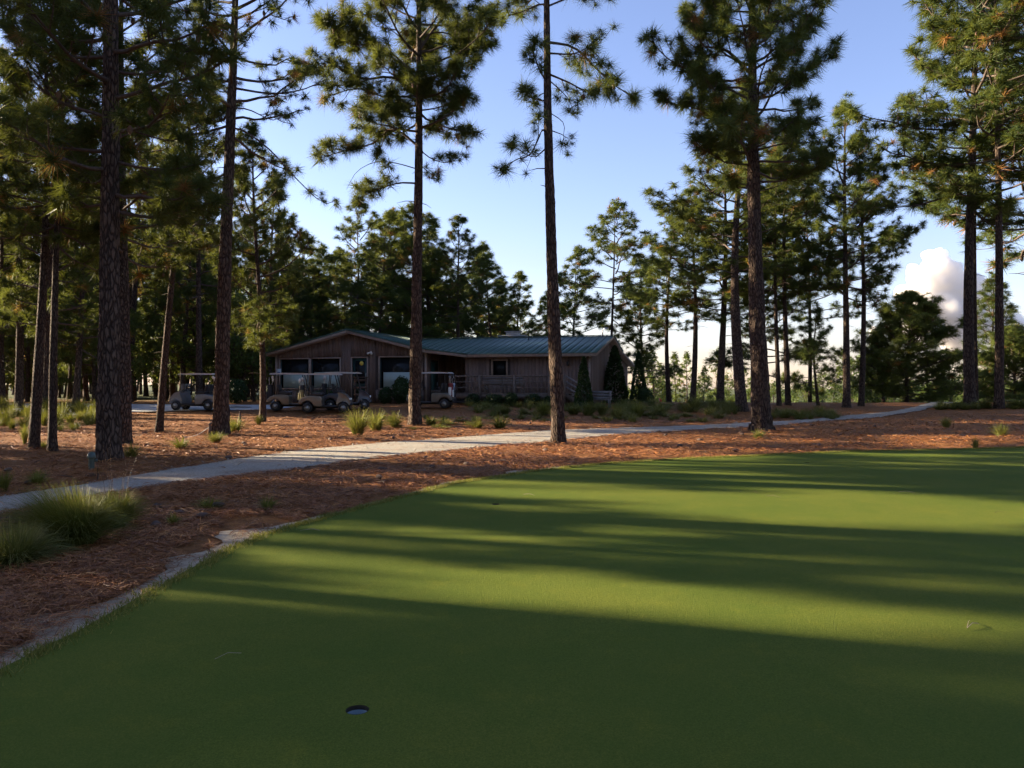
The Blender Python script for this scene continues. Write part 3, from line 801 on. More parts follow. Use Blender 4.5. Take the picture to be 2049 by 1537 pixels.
def broadleaf(seed, H, r0, cb, cr, nl, leaves, s):
    rng = np.random.default_rng(seed); g = Geo(); tr = Pine(seed, H * 0.85, r0, 8, 10, 0.3, 0.1); lim = tr.limb
    for k in range(nl):
        t = rng.random(); z = cb + (H - cb) * (0.12 + 0.8 * t); a = rng.random() * 6.28; rr = cr * math.sqrt(max(0.05, 1 - (2 * t - 0.8) ** 2)) * rng.uniform(0.3, 0.85)
        c = np.array([rr * math.cos(a), rr * math.sin(a), z])
        b = tr.axis(max(cb * 0.8, z - rr * 0.9)); lim.tube([b, (b + c) / 2 + (0, 0, 0.1), c], [0.05, 0.03, 0.012], 4)
        R_ = cr * rng.uniform(0.25, 0.42)
        leaf_cloud(g, rng, c, (R_, R_, R_ * 0.75), leaves, s, 0.3)
    return {'H': H, 'trunk': tr.trunk, 'limb': lim.mesh('branches', True), 'crown': g.mesh('crown', False, True), 'mat': 'leaf', 'cone': None}
OAK = [broadleaf(301, 8, 0.13, 1.4, 2.6, 26, 90, 0.13), broadleaf(302, 6, 0.1, 0.8, 2.3, 22, 90, 0.12)]

def joined(tr):
    """one mesh of a whole tree, for woods that read as one mass"""
    parts = [(tr['trunk'], 'bark'), (tr['limb'], 'limb'), (tr['crown'], tr['mat'])]
    o = None; bm = bmesh.new(); cnt = []
    for me, _ in parts:
        bm.from_mesh(me); cnt.append(len(me.polygons))
    me = bpy.data.meshes.new('wood_tree'); bm.to_mesh(me); bm.free()
    for _, mt in parts: me.materials.append(M[mt])
    me.polygons.foreach_set('material_index', np.repeat(np.arange(3), cnt).astype(np.int32))
    return bpy.data.objects.new('wood_tree', me)
def mass(name, label, cat, spots, trees):
    """a wood as ONE object: points that carry whole trees"""
    srcs = [joined(t) for t in trees]
    me = bpy.data.meshes.new(name); me.from_pydata([s_[:3] for s_ in spots], [], [])
    for an, vals in (('size', [s_[3] for s_ in spots]), ('turn', [s_[5] if len(s_) > 5 else rnd.uniform(0, 6.28) for s_ in spots]), ('pick', [float(s_[4] if len(s_) > 4 else rnd.randrange(len(srcs))) for s_ in spots])):
        a = me.attributes.new(an, 'FLOAT', 'POINT'); a.data.foreach_set('value', vals)
    o = link(name, me, None, None, label=label, category=cat, kind='stuff')
    ng = bpy.data.node_groups.new(name, 'GeometryNodeTree')
    ng.interface.new_socket('Geometry', in_out='INPUT', socket_type='NodeSocketGeometry'); ng.interface.new_socket('Geometry', in_out='OUTPUT', socket_type='NodeSocketGeometry')
    gi = ng.nodes.new('NodeGroupInput'); go = ng.nodes.new('NodeGroupOutput'); jn = ng.nodes.new('GeometryNodeJoinGeometry')
    def named(an):
        x = ng.nodes.new('GeometryNodeInputNamedAttribute'); x.data_type = 'FLOAT'; x.inputs['Name'].default_value = an; return x.outputs['Attribute']
    for k, so in enumerate(srcs):
        oi = ng.nodes.new('GeometryNodeObjectInfo'); oi.inputs['Object'].default_value = so; oi.inputs['As Instance'].default_value = True
        ip = ng.nodes.new('GeometryNodeInstanceOnPoints'); cmp = ng.nodes.new('FunctionNodeCompare'); cmp.data_type = 'FLOAT'; cmp.operation = 'EQUAL'
        cmp.inputs['B'].default_value = float(k); cmp.inputs['Epsilon'].default_value = 0.1; ng.links.new(named('pick'), cmp.inputs['A'])
        cx = ng.nodes.new('ShaderNodeCombineXYZ'); ng.links.new(named('turn'), cx.inputs['Z'])
        ng.links.new(gi.outputs[0], ip.inputs['Points']); ng.links.new(cmp.outputs[0], ip.inputs['Selection']); ng.links.new(oi.outputs['Geometry'], ip.inputs['Instance'])
        ng.links.new(cx.outputs[0], ip.inputs['Rotation']); ng.links.new(named('size'), ip.inputs['Scale']); ng.links.new(ip.outputs[0], jn.inputs[0])
    ng.links.new(jn.outputs[0], go.inputs[0])
    o.modifiers.new('trees', 'NODES').node_group = ng
    return o
def top_height(px, top_py, X, Y):
    return EYE + (CY - top_py) / F_PX * Y - zt1(X, Y)
LEFT_G = 'pines of the wood on the left'; MID_G = 'pines behind the clubhouse'; RIGHT_G = 'pines right of the clubhouse'
# base in the picture (px, py), top in the picture (py), pattern, label, group, lean
SPOTS = [
    (246, 892, -160, TALL[2], 'pine standing just behind the thick dark pine on the left', LEFT_G, 0),
    (68, 902, -60, TALL[1], 'lit slim pine, left one of the pair at the left edge', LEFT_G, 0.01),
    (105, 905, -90, TALL[3], 'slim pine, right one of the pair at the left edge', LEFT_G, 0.0),
    (525, 846, 262, FULL[2], 'pine just left of the clubhouse, its foot in grass beside the parked carts', LEFT_G, 0.0),
    (318, 866, 60, TALL[0], 'leaning pine in front of the cart on the parking strip', LEFT_G, 0.10),
    (1485, 824, 175, TALL[0], 'stout pine carrying two small boxes on its trunk', RIGHT_G, -0.01),
    (1441, 809, 300, TALL[2], 'pine next left of the one with two small boxes', RIGHT_G, -0.005),
    (1386, 808, 385, TALL[3], 'pine with one lit side, two left of the one with small boxes', RIGHT_G, 0.0),
    (1339, 806, 470, TALL[0], 'pine nearest the right end of the clubhouse, with low limbs over its conical shrub', RIGHT_G, 0.0),
    (1559, 813, 300, TALL[1], 'thin pine just right of the stout pine by the path, left one of two', RIGHT_G, 0.0),
    (1577, 812, 270, TALL[3], 'thin pine just right of the stout pine by the path, right one of two', RIGHT_G, 0.0),
    (1694, 816, 205, TALL[2], 'tall pine at the bend of the path, left one of a close pair', RIGHT_G, -0.004),
    (1723, 813, 275, TALL[0], 'tall pine at the bend of the path, right one of a close pair', RIGHT_G, 0.0),
    (1941, 816, -150, TALL[3], 'tall lit pine on the right bank, left one of three', RIGHT_G, -0.012),
    (1953, 811, -20, TALL[0], 'pine half hidden behind the tall lit one on the right bank', RIGHT_G, 0.0),
    (1999, 819, -130, TALL[1], 'tall dark pine on the right bank, nearest the right edge', RIGHT_G, -0.01),
    (1637, 812, 618, BUSHY[1], 'small young pine with a pointed crown, left of the path bend', RIGHT_G, 0.0),
]
WPX = [30, 20, 16, 13, 15, 22, 15, 12, 10, 9, 11, 14, 11, 21, 9, 17, 6]       # trunk widths in the picture
for i, (px, py, top, tr, lab, grp, ln) in enumerate(SPOTS):
    X, Y = hit(px, py)
    plant(tr, X, Y, lab, grp, top_height(px, top, X, Y), rnd.uniform(0.3, 6), (ln, 0), dia=WPX[i] / F_PX * Y * 1.08, wide=1.5 if 1300 < px < 1500 else 1.2 if px > 1300 else 1.0)
# px, distance, top in the picture, pattern, label, group
DEEP = [
    (630, 66, 540, FULL[0], 'low dark pine over the left gable slope, before the pale one', MID_G),
    (580, 84, 540, FULL[1], 'far pine low over the left end of the gable', MID_G),
    (690, 76, 520, FULL[2], 'low pine just left of the pale tall one at the gable peak', MID_G),
    (738, 82, 520, FULL[1], 'low far pine just right of the gable peak', MID_G),
    (778, 78, 500, FULL[0], 'middle pine in the dark mass right of the gable peak', MID_G),
    (836, 60, 420, FULL[2], 'tall dark pine straight behind the front pine trunk', MID_G),
    (845, 84, 520, FULL[1], 'low far pine behind the front pine trunk', MID_G),
    (895, 80, 520, FULL[0], 'low pine left of the chimney cap', MID_G),
    (938, 86, 560, FULL[2], 'low far pine right behind the chimney cap', MID_G),
    (1010, 82, 580, FULL[0], 'low far pine between the last two pines of the row', MID_G),
    (556, 62, 500, FULL[0], 'pine crown rising behind the left end of the gable roof', MID_G),
    (602, 72, 470, FULL[2], 'dark pine over the left slope of the gable roof', MID_G),
    (645, 80, 500, FULL[1], 'pale pine over the middle of the left gable slope', MID_G),
    (672, 92, 510, FULL[0], 'far pine just left of the gable peak', MID_G),
    (716, 66, 398, TALL[2], 'tall pale pine right behind the gable peak', MID_G),
    (757, 60, 430, FULL[2], 'bushy dark pine behind the right slope of the gable', MID_G),
    (792, 68, 425, TALL[1], 'tall pine behind the gable, next left of the front pine trunk', MID_G),
    (868, 62, 440, FULL[0], 'dark pine directly right of the front pine trunk, behind the roof', MID_G),
    (921, 58, 438, TALL[0], 'tall dark pine rising behind the chimney cap', MID_G),
    (952, 74, 500, FULL[1], 'pine between the chimney cap and the next tall pine', MID_G),
    (986, 64, 518, FULL[2], 'pointed pine right of the chimney cap', MID_G),
    (1040, 68, 552, FULL[0], 'last pine of the row behind the roof, before the open sky', MID_G),
    (1146, 72, 500, FULL[2], 'pine behind the roof just right of the slim middle trunk', RIGHT_G),
    (1222, 60, 408, TALL[3], 'tall pine behind the roof vent pipe', RIGHT_G),
    (1095, 82, 590, FULL[1], 'small far pine behind the slim middle trunk', RIGHT_G),
    (1290, 66, 520, FULL[0], 'pine behind the back corner of the clubhouse', RIGHT_G),
    (1815, 56, 598, BUSHY[0], 'broad bushy pine beside the end of the path', RIGHT_G),
    (1765, 62, 668, BUSHY[1], 'young pine left of the broad bushy one', RIGHT_G),
    (2075, 46, -60, TALL[2], 'pine crown cut by the right edge of the picture', RIGHT_G),
    (2030, 60, 660, BUSHY[0], 'bushy pine low at the right edge', RIGHT_G),
    (1975, 70, 560, FULL[1], 'pine behind the trunks of the right bank', RIGHT_G),
    (1510, 60, 420, FULL[0], 'pine behind the stout pine with two small boxes', RIGHT_G),
    (1620, 62, 380, TALL[0], 'pine behind the thin pair right of the stout pine', RIGHT_G),
]
for i, (px, Y, top, tr, lab, grp) in enumerate(DEEP):
    X = (px - CX) / F_PX * Y
    plant(tr, X, Y, lab, grp, top_height(px, top, X, Y), rnd.uniform(0.3, 6), (rnd.uniform(-0.02, 0.02), 0), wide=1.4, dia=rnd.uniform(0.26, 0.36))
# oaks and small trees in the hollow beyond the right bank, and below the bushy pine
for px, Y, top, k, lab in [(1905, 58, 690, 0, 'yellow green oak between the bushy pine and the lit trunk'), (1310, 95, 738, 0, 'round pale green oak beside the conical shrub'),
                           (1862, 62, 720, 1, 'low oak under the bushy pine'), (1735, 70, 700, 1, 'low oak beside the right trunk of the close pair')]:
    X = (px - CX) / F_PX * Y
    plant(OAK[k], X, Y, lab, 'oaks beyond the bank', top_height(px, top, X, Y), rnd.uniform(0, 6), name='oak_tree', cat='oak tree')
hollow = []
for i in range(60):
    px = 1262 + i * 14 + rnd.uniform(-9, 9); Y = rnd.uniform(100, 190); X = (px - CX) / F_PX * Y
    hollow.append((X, Y, zt1(X, Y), top_height(px, 768 + rnd.uniform(-18, 14) - (10 if px > 1640 else 0), X, Y) / 7.0))
mass('hollow_wood', 'pale far trees filling the hollow beyond the right bank', 'wood', hollow, [OAK[0], OAK[1], OAK[0], dict(FAR[2])])
# the dense wood on the left: trunks and crowns in view
wood = []
for i in range(400):
    Y = rnd.uniform(38, 105); px = rnd.uniform(-60, 560); X = (px - CX) / F_PX * Y
    if px > 440 and Y < 52: continue
    if Y < 47 and px > 230: continue
    if any((X - a) ** 2 + (Y - b) ** 2 < 2.6 ** 2 for a, b in wood): continue
    wood.append((X, Y))
    if len(wood) >= 84: break
ZONES = [(60, 'left of the pair of slim pines'), (112, 'seen past the pair of slim pines'), (200, 'between the slim pair and the thick dark pine'), (258, 'half hidden by the thick dark pine'),
         (330, 'between the thick dark pine and the leaning pine'), (430, 'behind the cart on the parking strip'), (505, 'just right of the tall drooping pine'), (700, 'left of the gable roof')]
ORD = ['nearest', 'second', 'third', 'fourth', 'fifth', 'sixth', 'seventh', 'eighth', 'ninth', 'tenth', 'eleventh', 'twelfth']
seen = {}; dist = []
for X, Y in sorted(wood, key=lambda p_: p_[1]):
    px = X / Y * F_PX + CX
    if Y > 72:
        dist.append((X, Y, zt1(X, Y), min(rnd.uniform(10, 16), EYE + (CY - (120 if px < 420 else 360)) / F_PX * Y) / 13)); continue
    tr = rnd.choice(TALL + FULL + FULL)
    h = tr['H'] * rnd.uniform(0.8, 1.15)
    hmax = EYE + (CY - (120 if px < 420 else 360)) / F_PX * Y
    zn = next(z_ for lim_, z_ in ZONES if px < lim_); k = seen.get(zn, 0); seen[zn] = k + 1
    plant(tr, X, Y, 'wood pine, %s back of those %s' % (ORD[min(k, 11)], zn), 'pines deep in the left wood', min(h, hmax), rnd.uniform(0, 6), (rnd.uniform(-0.03, 0.03), 0))
under = []
for i in range(40):
    Y = rnd.uniform(48, 80); px = rnd.uniform(-60, 545); X = (px - CX) / F_PX * Y
    under.append((X, Y, zt1(X, Y), rnd.uniform(0.55, 1.15)))
mass('undergrowth', 'dark leafy undergrowth filling the wood on the left', 'undergrowth', under, OAK)
# far row that closes the view behind the wood and the clubhouse
for i in range(58):
    px = -80 + i * 20 + rnd.uniform(-8, 8); Y = rnd.uniform(108, 150); X = (px - CX) / F_PX * Y
    if px > 1090: continue
    dist.append((X, Y, zt1(X, Y), (rnd.uniform(12, 19) if px < 620 else rnd.uniform(9, 13)) / 13))
mass('distant_wood', 'dark distant pine wood closing the view behind the trunks on the left', 'wood', dist, FAR)
# the wood goes on left of the frame and shades the green (x, y, size, kind, turn)
SIDE = [(-43.08, 15.07, 1.01, 7, 1.11),
        (-47.01, 23.15, 0.93, 4, 1.2),
        (-54.74, 48.25, 0.85, 5, 2.89),
        (-25.25, 28.02, 0.91, 1, 3.77),
        (-23.74, 21.88, 1.01, 1, 1.34),
        (-48.02, 52.57, 0.95, 3, 5.9),
        (-24.8, 31.51, 0.96, 1, 3.65),
        (-18.08, 14.81, 0.88, 0, 2.3),
        (-36.77, 18.54, 1.14, 6, 0.28),
        (-68.82, 33.36, 1.07, 7, 2.75),
        (-34.94, 43.78, 1.14, 6, 3.2),
        (-67.49, 50.7, 1.13, 4, 1.15),
        (-21.69, 14.22, 0.96, 5, 4.39),
        (-27.8, 22.72, 1.11, 0, 5.92),
        (-21.87, 10.09, 0.86, 7, 3.18),
        (-61.66, 32.34, 0.99, 6, 3.65),
        (-64.45, 41.41, 0.88, 2, 6.27),
        (-34.21, 26.4, 1.1, 1, 1.54),
        (-38.86, 15.1, 0.94, 4, 0.73),
        (-18.8, 11.28, 0.95, 1, 0.87),
        (-61.11, 22.17, 0.9, 7, 3.95),
        (-58.93, 19.36, 1.0, 0, 3.89),
        (-16.26, 17.89, 0.91, 1, 4.21),
        (-28.26, 13.37, 1.03, 1, 6.23),
        (-41.87, 51.89, 0.99, 0, 0.62),
        (-52.39, 27.74, 1.08, 4, 3.86),
        (-14.85, 13.71, 1.15, 7, 1.6),
        (-39.21, 49.96, 1.14, 4, 4.86),
        (-45.96, 27.5, 0.98, 4, 6.11),
        (-69.82, 30.3, 0.96, 1, 1.27),
        (-56.49, 25.92, 1.05, 7, 5.71),
        (-51.2, 44.95, 0.8, 4, 2.62),
        (-65.17, 56.05, 0.95, 3, 1.58),
        (-56.12, 31.04, 0.87, 6, 3.03),
        (-39.4, 25.09, 0.91, 4, 1.86),
        (-53.78, 20.66, 0.94, 6, 1.66),
        (-67.24, 27.19, 1.04, 7, 6.0),
        (-13.31, 8.26, 0.88, 0, 2.28),
        (-47.23, 18.66, 1.01, 3, 2.95),
        (-47.15, 15.26, 0.82, 1, 3.79),
        (-32.53, 17.61, 1.09, 1, 2.08),
        (-68.6, 45.65, 1.14, 4, 5.07),
        (-64.66, 23.09, 0.98, 7, 5.51),
        (-42.27, 23.26, 0.94, 5, 0.45),
        (-29.81, 38.74, 1.11, 0, 5.22),
        (-36.09, 13.48, 1.13, 2, 3.91),
        (-57.7, 54.58, 1.13, 2, 0.72),
        (-33.14, 11.84, 1.01, 6, 2.99),
        (-64.59, 29.7, 1.03, 6, 0.27),
        (-60.71, 25.5, 0.98, 6, 2.92),
        (-69.46, 24.6, 1.06, 0, 5.81),
        (-37.94, 22.23, 0.85, 5, 0.18),
        (-42.84, 19.85, 0.86, 5, 0.76),
        (-51.03, 18.09, 1.02, 3, 1.26),
        (-24.98, 11.11, 1.09, 6, 4.26),
        (-50.9, 41.37, 0.89, 6, 3.92)]
side = [t_[:2] for t_ in SIDE]; n_side = len(side)
for i in range(520):                                                # and behind and to the right of the camera
    a = rnd.uniform(R(-170), R(40)); d = rnd.uniform(24, 70); X = 4 + d * math.cos(a); Y = 2 + d * math.sin(a)
    if X < -12 and Y > -6: continue
    if Y > 0 and X < 0.72 * Y + 9: continue
    if any((X - a_) ** 2 + (Y - b) ** 2 < 3.8 ** 2 for a_, b in side): continue
    side.append((X, Y))
    if len(side) >= n_side + 165: break
mass('surrounding_wood', 'pine wood outside the picture that shades the green', 'wood', [(X, Y, zt1(X, Y), sz_, k_, tn_) for X, Y, sz_, k_, tn_ in SIDE]
     + [(X, Y, zt1(X, Y), rnd.uniform(0.85, 1.1)) for X, Y in side[n_side:]], TALL + FULL[:2] + SPARSE)

# ------------------------------------------------------------------ clubhouse
A_ = R(18)
UV = Vector((math.cos(A_), -math.sin(A_), 0)); VV = Vector((math.sin(A_), math.cos(A_), 0))
O_ = Vector((-4.90, 46.13, 0))
BROT = -A_
def lx(px):
    """local x on the front wall plane under a picture column"""
    k = (px - CX) / F_PX
    return (k * O_.y - O_.x) / (UV.x - k * UV.y)
def wdepth(x, y=0.0): return (O_ + UV * x + VV * y).y
def lz(py, x, y=0.0): return EYE + (CY - py) / F_PX * wdepth(x, y)
ZG = 0.40
m = N('rough_sawn_siding'); v = m.coord('Object', (1, 1, 0.12)); oi = m.n('ShaderNodeObjectInfo')
f = m.noise(v, 26, 5, 0.7); f2 = m.noise(m.coord('Object'), 1.3, 4, 0.6)
c = m.ramp(f, [(0.3, (0.11, 0.072, 0.058)), (0.7, (0.20, 0.138, 0.110))])
c = m.mix(m.ramp(f2, [(0.45, (0, 0, 0)), (0.75, (0.5, 0.5, 0.5))]), c, (0.13, 0.105, 0.10))
h = m.n('ShaderNodeHueSaturation'); mr = m.n('ShaderNodeMapRange'); mr.inputs['To Min'].default_value = 0.82; mr.inputs['To Max'].default_value = 1.15
m.l(oi.outputs['Random'], mr.inputs['Value']); m.l(mr.outputs[0], h.inputs['Value']); m.l(c, h.inputs['Color'])
m.set(Base_Color=h.outputs[0], Roughness=0.85); m.bump(f, 0.5, 0.01); M['siding'] = m.m
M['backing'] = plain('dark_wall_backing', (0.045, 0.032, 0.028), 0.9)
M['fascia'] = plain('weathered_tan_trim', (0.30, 0.23, 0.185), 0.75, 0, 0.2, 8, 0.2)
m = N('green_metal_roof'); v = m.coord('Object'); f = m.noise(v, 1.6, 4, 0.6)
m.set(Base_Color=m.ramp(f, [(0.3, (0.035, 0.085, 0.070)), (0.7, (0.06, 0.125, 0.100))]), Roughness=0.42, Metallic=0.15, Specular_IOR_Level=0.5); M['roof'] = m.m
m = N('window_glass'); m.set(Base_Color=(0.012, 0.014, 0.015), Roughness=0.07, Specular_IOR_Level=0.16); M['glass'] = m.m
M['blind'] = plain('pale_teal_blind', (0.34, 0.44, 0.42), 0.7, 0, 0.08, 4)
M['door'] = plain('dark_green_door', (0.02, 0.06, 0.058), 0.4, 0, 0.15, 5)
M['white'] = plain('white_paint', (0.75, 0.74, 0.70), 0.45, 0, 0.06, 5)
M['black'] = plain('black_plastic', (0.018, 0.018, 0.02), 0.45, 0, 0.3, 9)
M['deckwood'] = plain('grey_deck_wood', (0.125, 0.095, 0.075), 0.85, 0, 0.3, 9, 0.3)
M['greywood'] = plain('silvered_bench_wood', (0.17, 0.158, 0.152), 0.85, 0, 0.25, 9, 0.3)
M['steel'] = plain('brushed_steel', (0.45, 0.45, 0.46), 0.3, 0.9, 0.15, 9)
M['darkwood'] = plain('dark_brown_wood', (0.085, 0.05, 0.035), 0.8, 0, 0.3, 9, 0.3)
M['yellow'] = plain('yellow_sticker', (0.60, 0.48, 0.07), 0.5, 0, 0.1)
M['noticeblue'] = plain('notice_blue', (0.04, 0.12, 0.30), 0.5, 0, 0.1)
M['noticepale'] = plain('notice_pale', (0.42, 0.52, 0.58), 0.5, 0, 0.08)
M['teal'] = plain('teal_fabric', (0.02, 0.22, 0.17), 0.8, 0, 0.3)
M['red'] = plain('red_cloth', (0.55, 0.06, 0.04), 0.7, 0, 0.2)

club = thing('clubhouse', 'low brown wooden clubhouse with green metal roof, gable and long wing', 'clubhouse', (O_.x, O_.y, 0), BROT)
XL, XR = lx(552), 9.62
X_RIDGE = lx(700); PITCH = 0.238; Z_PEAK = 4.55; Z_EAVE = 3.03          # undersides
BACK = 12.0
def gable_z(x):                                   # underside of the roof over the front gable
    if x <= 0.1: return Z_PEAK - PITCH * abs(x - X_RIDGE)
    return max(Z_EAVE, Z_PEAK - PITCH * (0.1 - X_RIDGE) - 0.15 * (x - 0.1))
def long_z(y):                                    # underside over the long wing
    if y < 4.5: return Z_EAVE + PITCH * (y + 0.45)
    if y < 7.6: return Z_EAVE + PITCH * 4.95 - 0.26 * (y - 4.5)
    return Z_EAVE + PITCH * 4.95 - 0.26 * 3.1 - 0.15 * (y - 7.6)
# openings on the front wall: (x0, x1, z0, z1)
def opening(p0, p1, t, b, y=0.0):
    x0, x1 = lx(p0), lx(p1); xm = (x0 + x1) / 2
    return [x0, x1, lz(b, xm, y), lz(t, xm, y)]
W1 = opening(561, 618, 719, 777); W2 = opening(622.5, 680, 718, 776); W3 = opening(760, 843, 715, 777)
DR = opening(704.5, 734.5, 716.5, 790); DR[2] = 0.62
W4 = opening(986, 1013, 722, 753.5)
FRONT_OPEN = [W1, W2, W3, DR, W4]
def boards(wall, x0, x1, ztop, zbot, opens, y, pitch=0.205, axis='x'):
    """vertical boards on a wall, each its own piece, notched round the openings"""
    n = int(round((x1 - x0) / pitch)); wdt = (x1 - x0) / n
    for i in range(n):
        a = x0 + i * wdt + 0.009; b = x0 + (i + 1) * wdt - 0.009; g = Geo()
        cuts = sorted([(o[2] - 0.09, o[3] + 0.09) for o in opens if o[0] - 0.09 < b and o[1] + 0.09 > a])
        zs = [zbot]; segs = []
        cur = zbot
        for c0, c1 in cuts:
            if c0 > cur: segs.append((cur, c0))
            cur = max(cur, c1)
        za, zb = ztop(a), ztop(b)
        if cur < min(za, zb): segs.append((cur, None))
        j = rnd.uniform(0, 0.006)
        for s0, s1 in segs:
            ta, tb = (za, zb) if s1 is None else (s1, s1)
            y0, y1 = (y - 0.028 - j, y + 0.004)
            if axis == 'x': v = [(a, y0, s0), (b, y0, s0), (b, y0, tb), (a, y0, ta), (a, y1, s0), (b, y1, s0), (b, y1, tb), (a, y1, ta)]
            else: v = [(y + 0.028 + j, a, s0), (y + 0.028 + j, b, s0), (y + 0.028 + j, b, tb), (y + 0.028 + j, a, ta), (y - 0.004, a, s0), (y - 0.004, b, s0), (y - 0.004, b, tb), (y - 0.004, a, ta)]
            g = Geo(); g.add(v, None, [(0, 1, 2, 3), (5, 4, 7, 6), (0, 4, 5, 1), (1, 5, 6, 2), (2, 6, 7, 3), (3, 7, 4, 0)])
            link('board', g.mesh('board'), M['siding'], wall)
def wall_panel(name, prof, opens, y, thick, mat):
    """wall slab in the x-z plane with real openings"""
    n = len(prof); pts = [Vector(p) for p in prof]; ed = [(i, (i + 1) % n) for i in range(n)]
    for o in opens:
        b = len(pts); pts += [Vector((o[0], o[2])), Vector((o[1], o[2])), Vector((o[1], o[3])), Vector((o[0], o[3]))]
        ed += [(b, b + 1), (b + 1, b + 2), (b + 2, b + 3), (b + 3, b)]
    r = delaunay_2d_cdt(pts, ed, [], 0, 1e-5); v2 = np.array([(p.x, p.y) for p in r[0]]); f = np.array([f for f in r[2] if len(f) == 3])
    c = v2[f].mean(1); ok = in_poly(c[:, 0], c[:, 1], prof)
    for o in opens: ok &= ~((c[:, 0] > o[0]) & (c[:, 0] < o[1]) & (c[:, 1] > o[2]) & (c[:, 1] < o[3]))
    f = f[ok]; nv = len(v2)
    v = np.vstack([np.column_stack([v2[:, 0], np.full(nv, y), v2[:, 1]]), np.column_stack([v2[:, 0], np.full(nv, y + thick), v2[:, 1]])])
    g = Geo(); g.add(v, np.vstack([f, f[:, ::-1] + nv]))
    # reveals
    for o in opens:
        q = [(o[0], o[2]), (o[1], o[2]), (o[1], o[3]), (o[0], o[3])]
        for i in range(4):
            a, b = q[i], q[(i + 1) % 4]; g.add([(a[0], y, a[1]), (b[0], y, b[1]), (b[0], y + thick, b[1]), (a[0], y + thick, a[1])], None, [(0, 1, 2, 3)])
    return link('wall', g.mesh('wall'), mat, club)
ZB = 0.1
prof = [(XL, ZB), (0, ZB), (0, gable_z(0)), (X_RIDGE, Z_PEAK), (XL, gable_z(XL))]
wf = wall_panel('wall', prof, [W1, W2, W3, DR], 0.03, 0.16, M['backing'])
boards(wf, XL, 0.0, gable_z, 0.42, [W1, W2, W3, DR], 0.03)
NOT_X, NOT_Y = 2.35, 2.6                          # the porch notch between the gable and the long wing
wl_ = wall_panel('wall', [(NOT_X, ZB), (XR, ZB), (XR, Z_EAVE + 0.1), (NOT_X, Z_EAVE + 0.1)], [W4], 0.03, 0.16, M['backing'])
boards(wl_, NOT_X, XR, lambda x: Z_EAVE + 0.09, 0.42, [W4], 0.03)
wb_ = wall_panel('wall', [(0.0, ZB), (NOT_X, ZB), (NOT_X, Z_EAVE + 0.6), (0.0, Z_EAVE + 0.6)], [], NOT_Y, 0.1, M['backing'])
boards(wb_, 0.05, NOT_X - 0.05, lambda x: Z_EAVE + 0.5, 0.42, [], NOT_Y)
# side wall of the gable wing inside the notch, and the right end wall
g = Geo(); g.prism([(-0.16, ZB), (0.0, ZB), (0.0, gable_z(0)), (-0.16, gable_z(0))], 0.2, NOT_Y + 0.1)
ws_ = link('wall', g.mesh('wall'), M['backing'], club)
boards(ws_, 0.03, NOT_Y, lambda y: gable_z(0.0) - 0.02, 0.42, [(0.55, 1.45, 0.62, 2.85)], 0.0, axis='y')
g = Geo(); g.box((0.03, 1.0, 1.74), (0.05, 0.9, 2.2)); d2 = link('door', g.mesh('door'), M['door'], club)
g = Geo(); g.box((0.075, 1.32, 1.55), (0.04, 0.03, 0.2)); link('handle', g.mesh('handle'), M['steel'], d2)
ys = [0.19, 4.5, 7.6, BACK - 0.55]
prof_e = [(ys[0], ZB), (ys[-1], ZB)] + [(y, long_z(y)) for y in reversed(ys)]
n_ = len(prof_e); g = Geo(); tri = _earcut(prof_e)
v = [(XR, y, z) for y, z in prof_e] + [(XR - 0.16, y, z) for y, z in prof_e]
g.add(v, [t for t in tri] + [(a + n_, c + n_, b + n_) for a, b, c in tri], [(i, i + n_, (i + 1) % n_ + n_, (i + 1) % n_) for i in range(n_)])
we_ = link('wall', g.mesh('wall'), M['backing'], club)
boards(we_, 0.05, BACK - 0.55, long_z, 0.42, [], XR, axis='y')
# left side and back of the building, closed
g = Geo(); g.box((XL + 0.08, 6.2, 1.65), (0.16, 12.0, 3.1)); link('wall', g.mesh('wall'), M['siding'], club)
g = Geo(); g.box(((XL + XR) / 2, BACK - 0.4, 1.5), (XR - XL - 0.3, 0.16, 2.8)); link('wall', g.mesh('wall'), M['siding'], club)
# dim interior so that windows do not look through the house
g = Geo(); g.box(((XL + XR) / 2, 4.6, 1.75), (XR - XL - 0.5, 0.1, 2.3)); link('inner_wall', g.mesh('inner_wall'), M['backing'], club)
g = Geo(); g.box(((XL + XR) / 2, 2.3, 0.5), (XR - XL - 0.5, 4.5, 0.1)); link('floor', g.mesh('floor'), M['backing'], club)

def trim_rect(name, o, y, w, d, mat, parent):
    g = Geo(); x0, x1, z0, z1 = o
    g.box(((x0 + x1) / 2, y, z1 + w / 2), (x1 - x0 + 2 * w, d, w)); g.box(((x0 + x1) / 2, y, z0 - w / 2), (x1 - x0 + 2 * w, d, w))
    g.box((x0 - w / 2, y, (z0 + z1) / 2), (w, d, z1 - z0)); g.box((x1 + w / 2, y, (z0 + z1) / 2), (w, d, z1 - z0))
    return link(name, g.mesh(name), mat, parent)
def pane(o, y, parent, blind=None):
    g = Geo(); g.box(((o[0] + o[1]) / 2, y, (o[2] + o[3]) / 2), (o[1] - o[0], 0.012, o[3] - o[2])); link('pane', g.mesh('pane'), M['glass'], parent)
    if blind:
        g = Geo(); ht = (o[3] - o[2]) * blind
        g.box((o[0] + (o[1] - o[0]) * 0.53, y - 0.012, o[2] + 0.03 + ht / 2), ((o[1] - o[0]) * 0.92, 0.006, ht)); link('blind', g.mesh('blind'), M['blind'], parent)
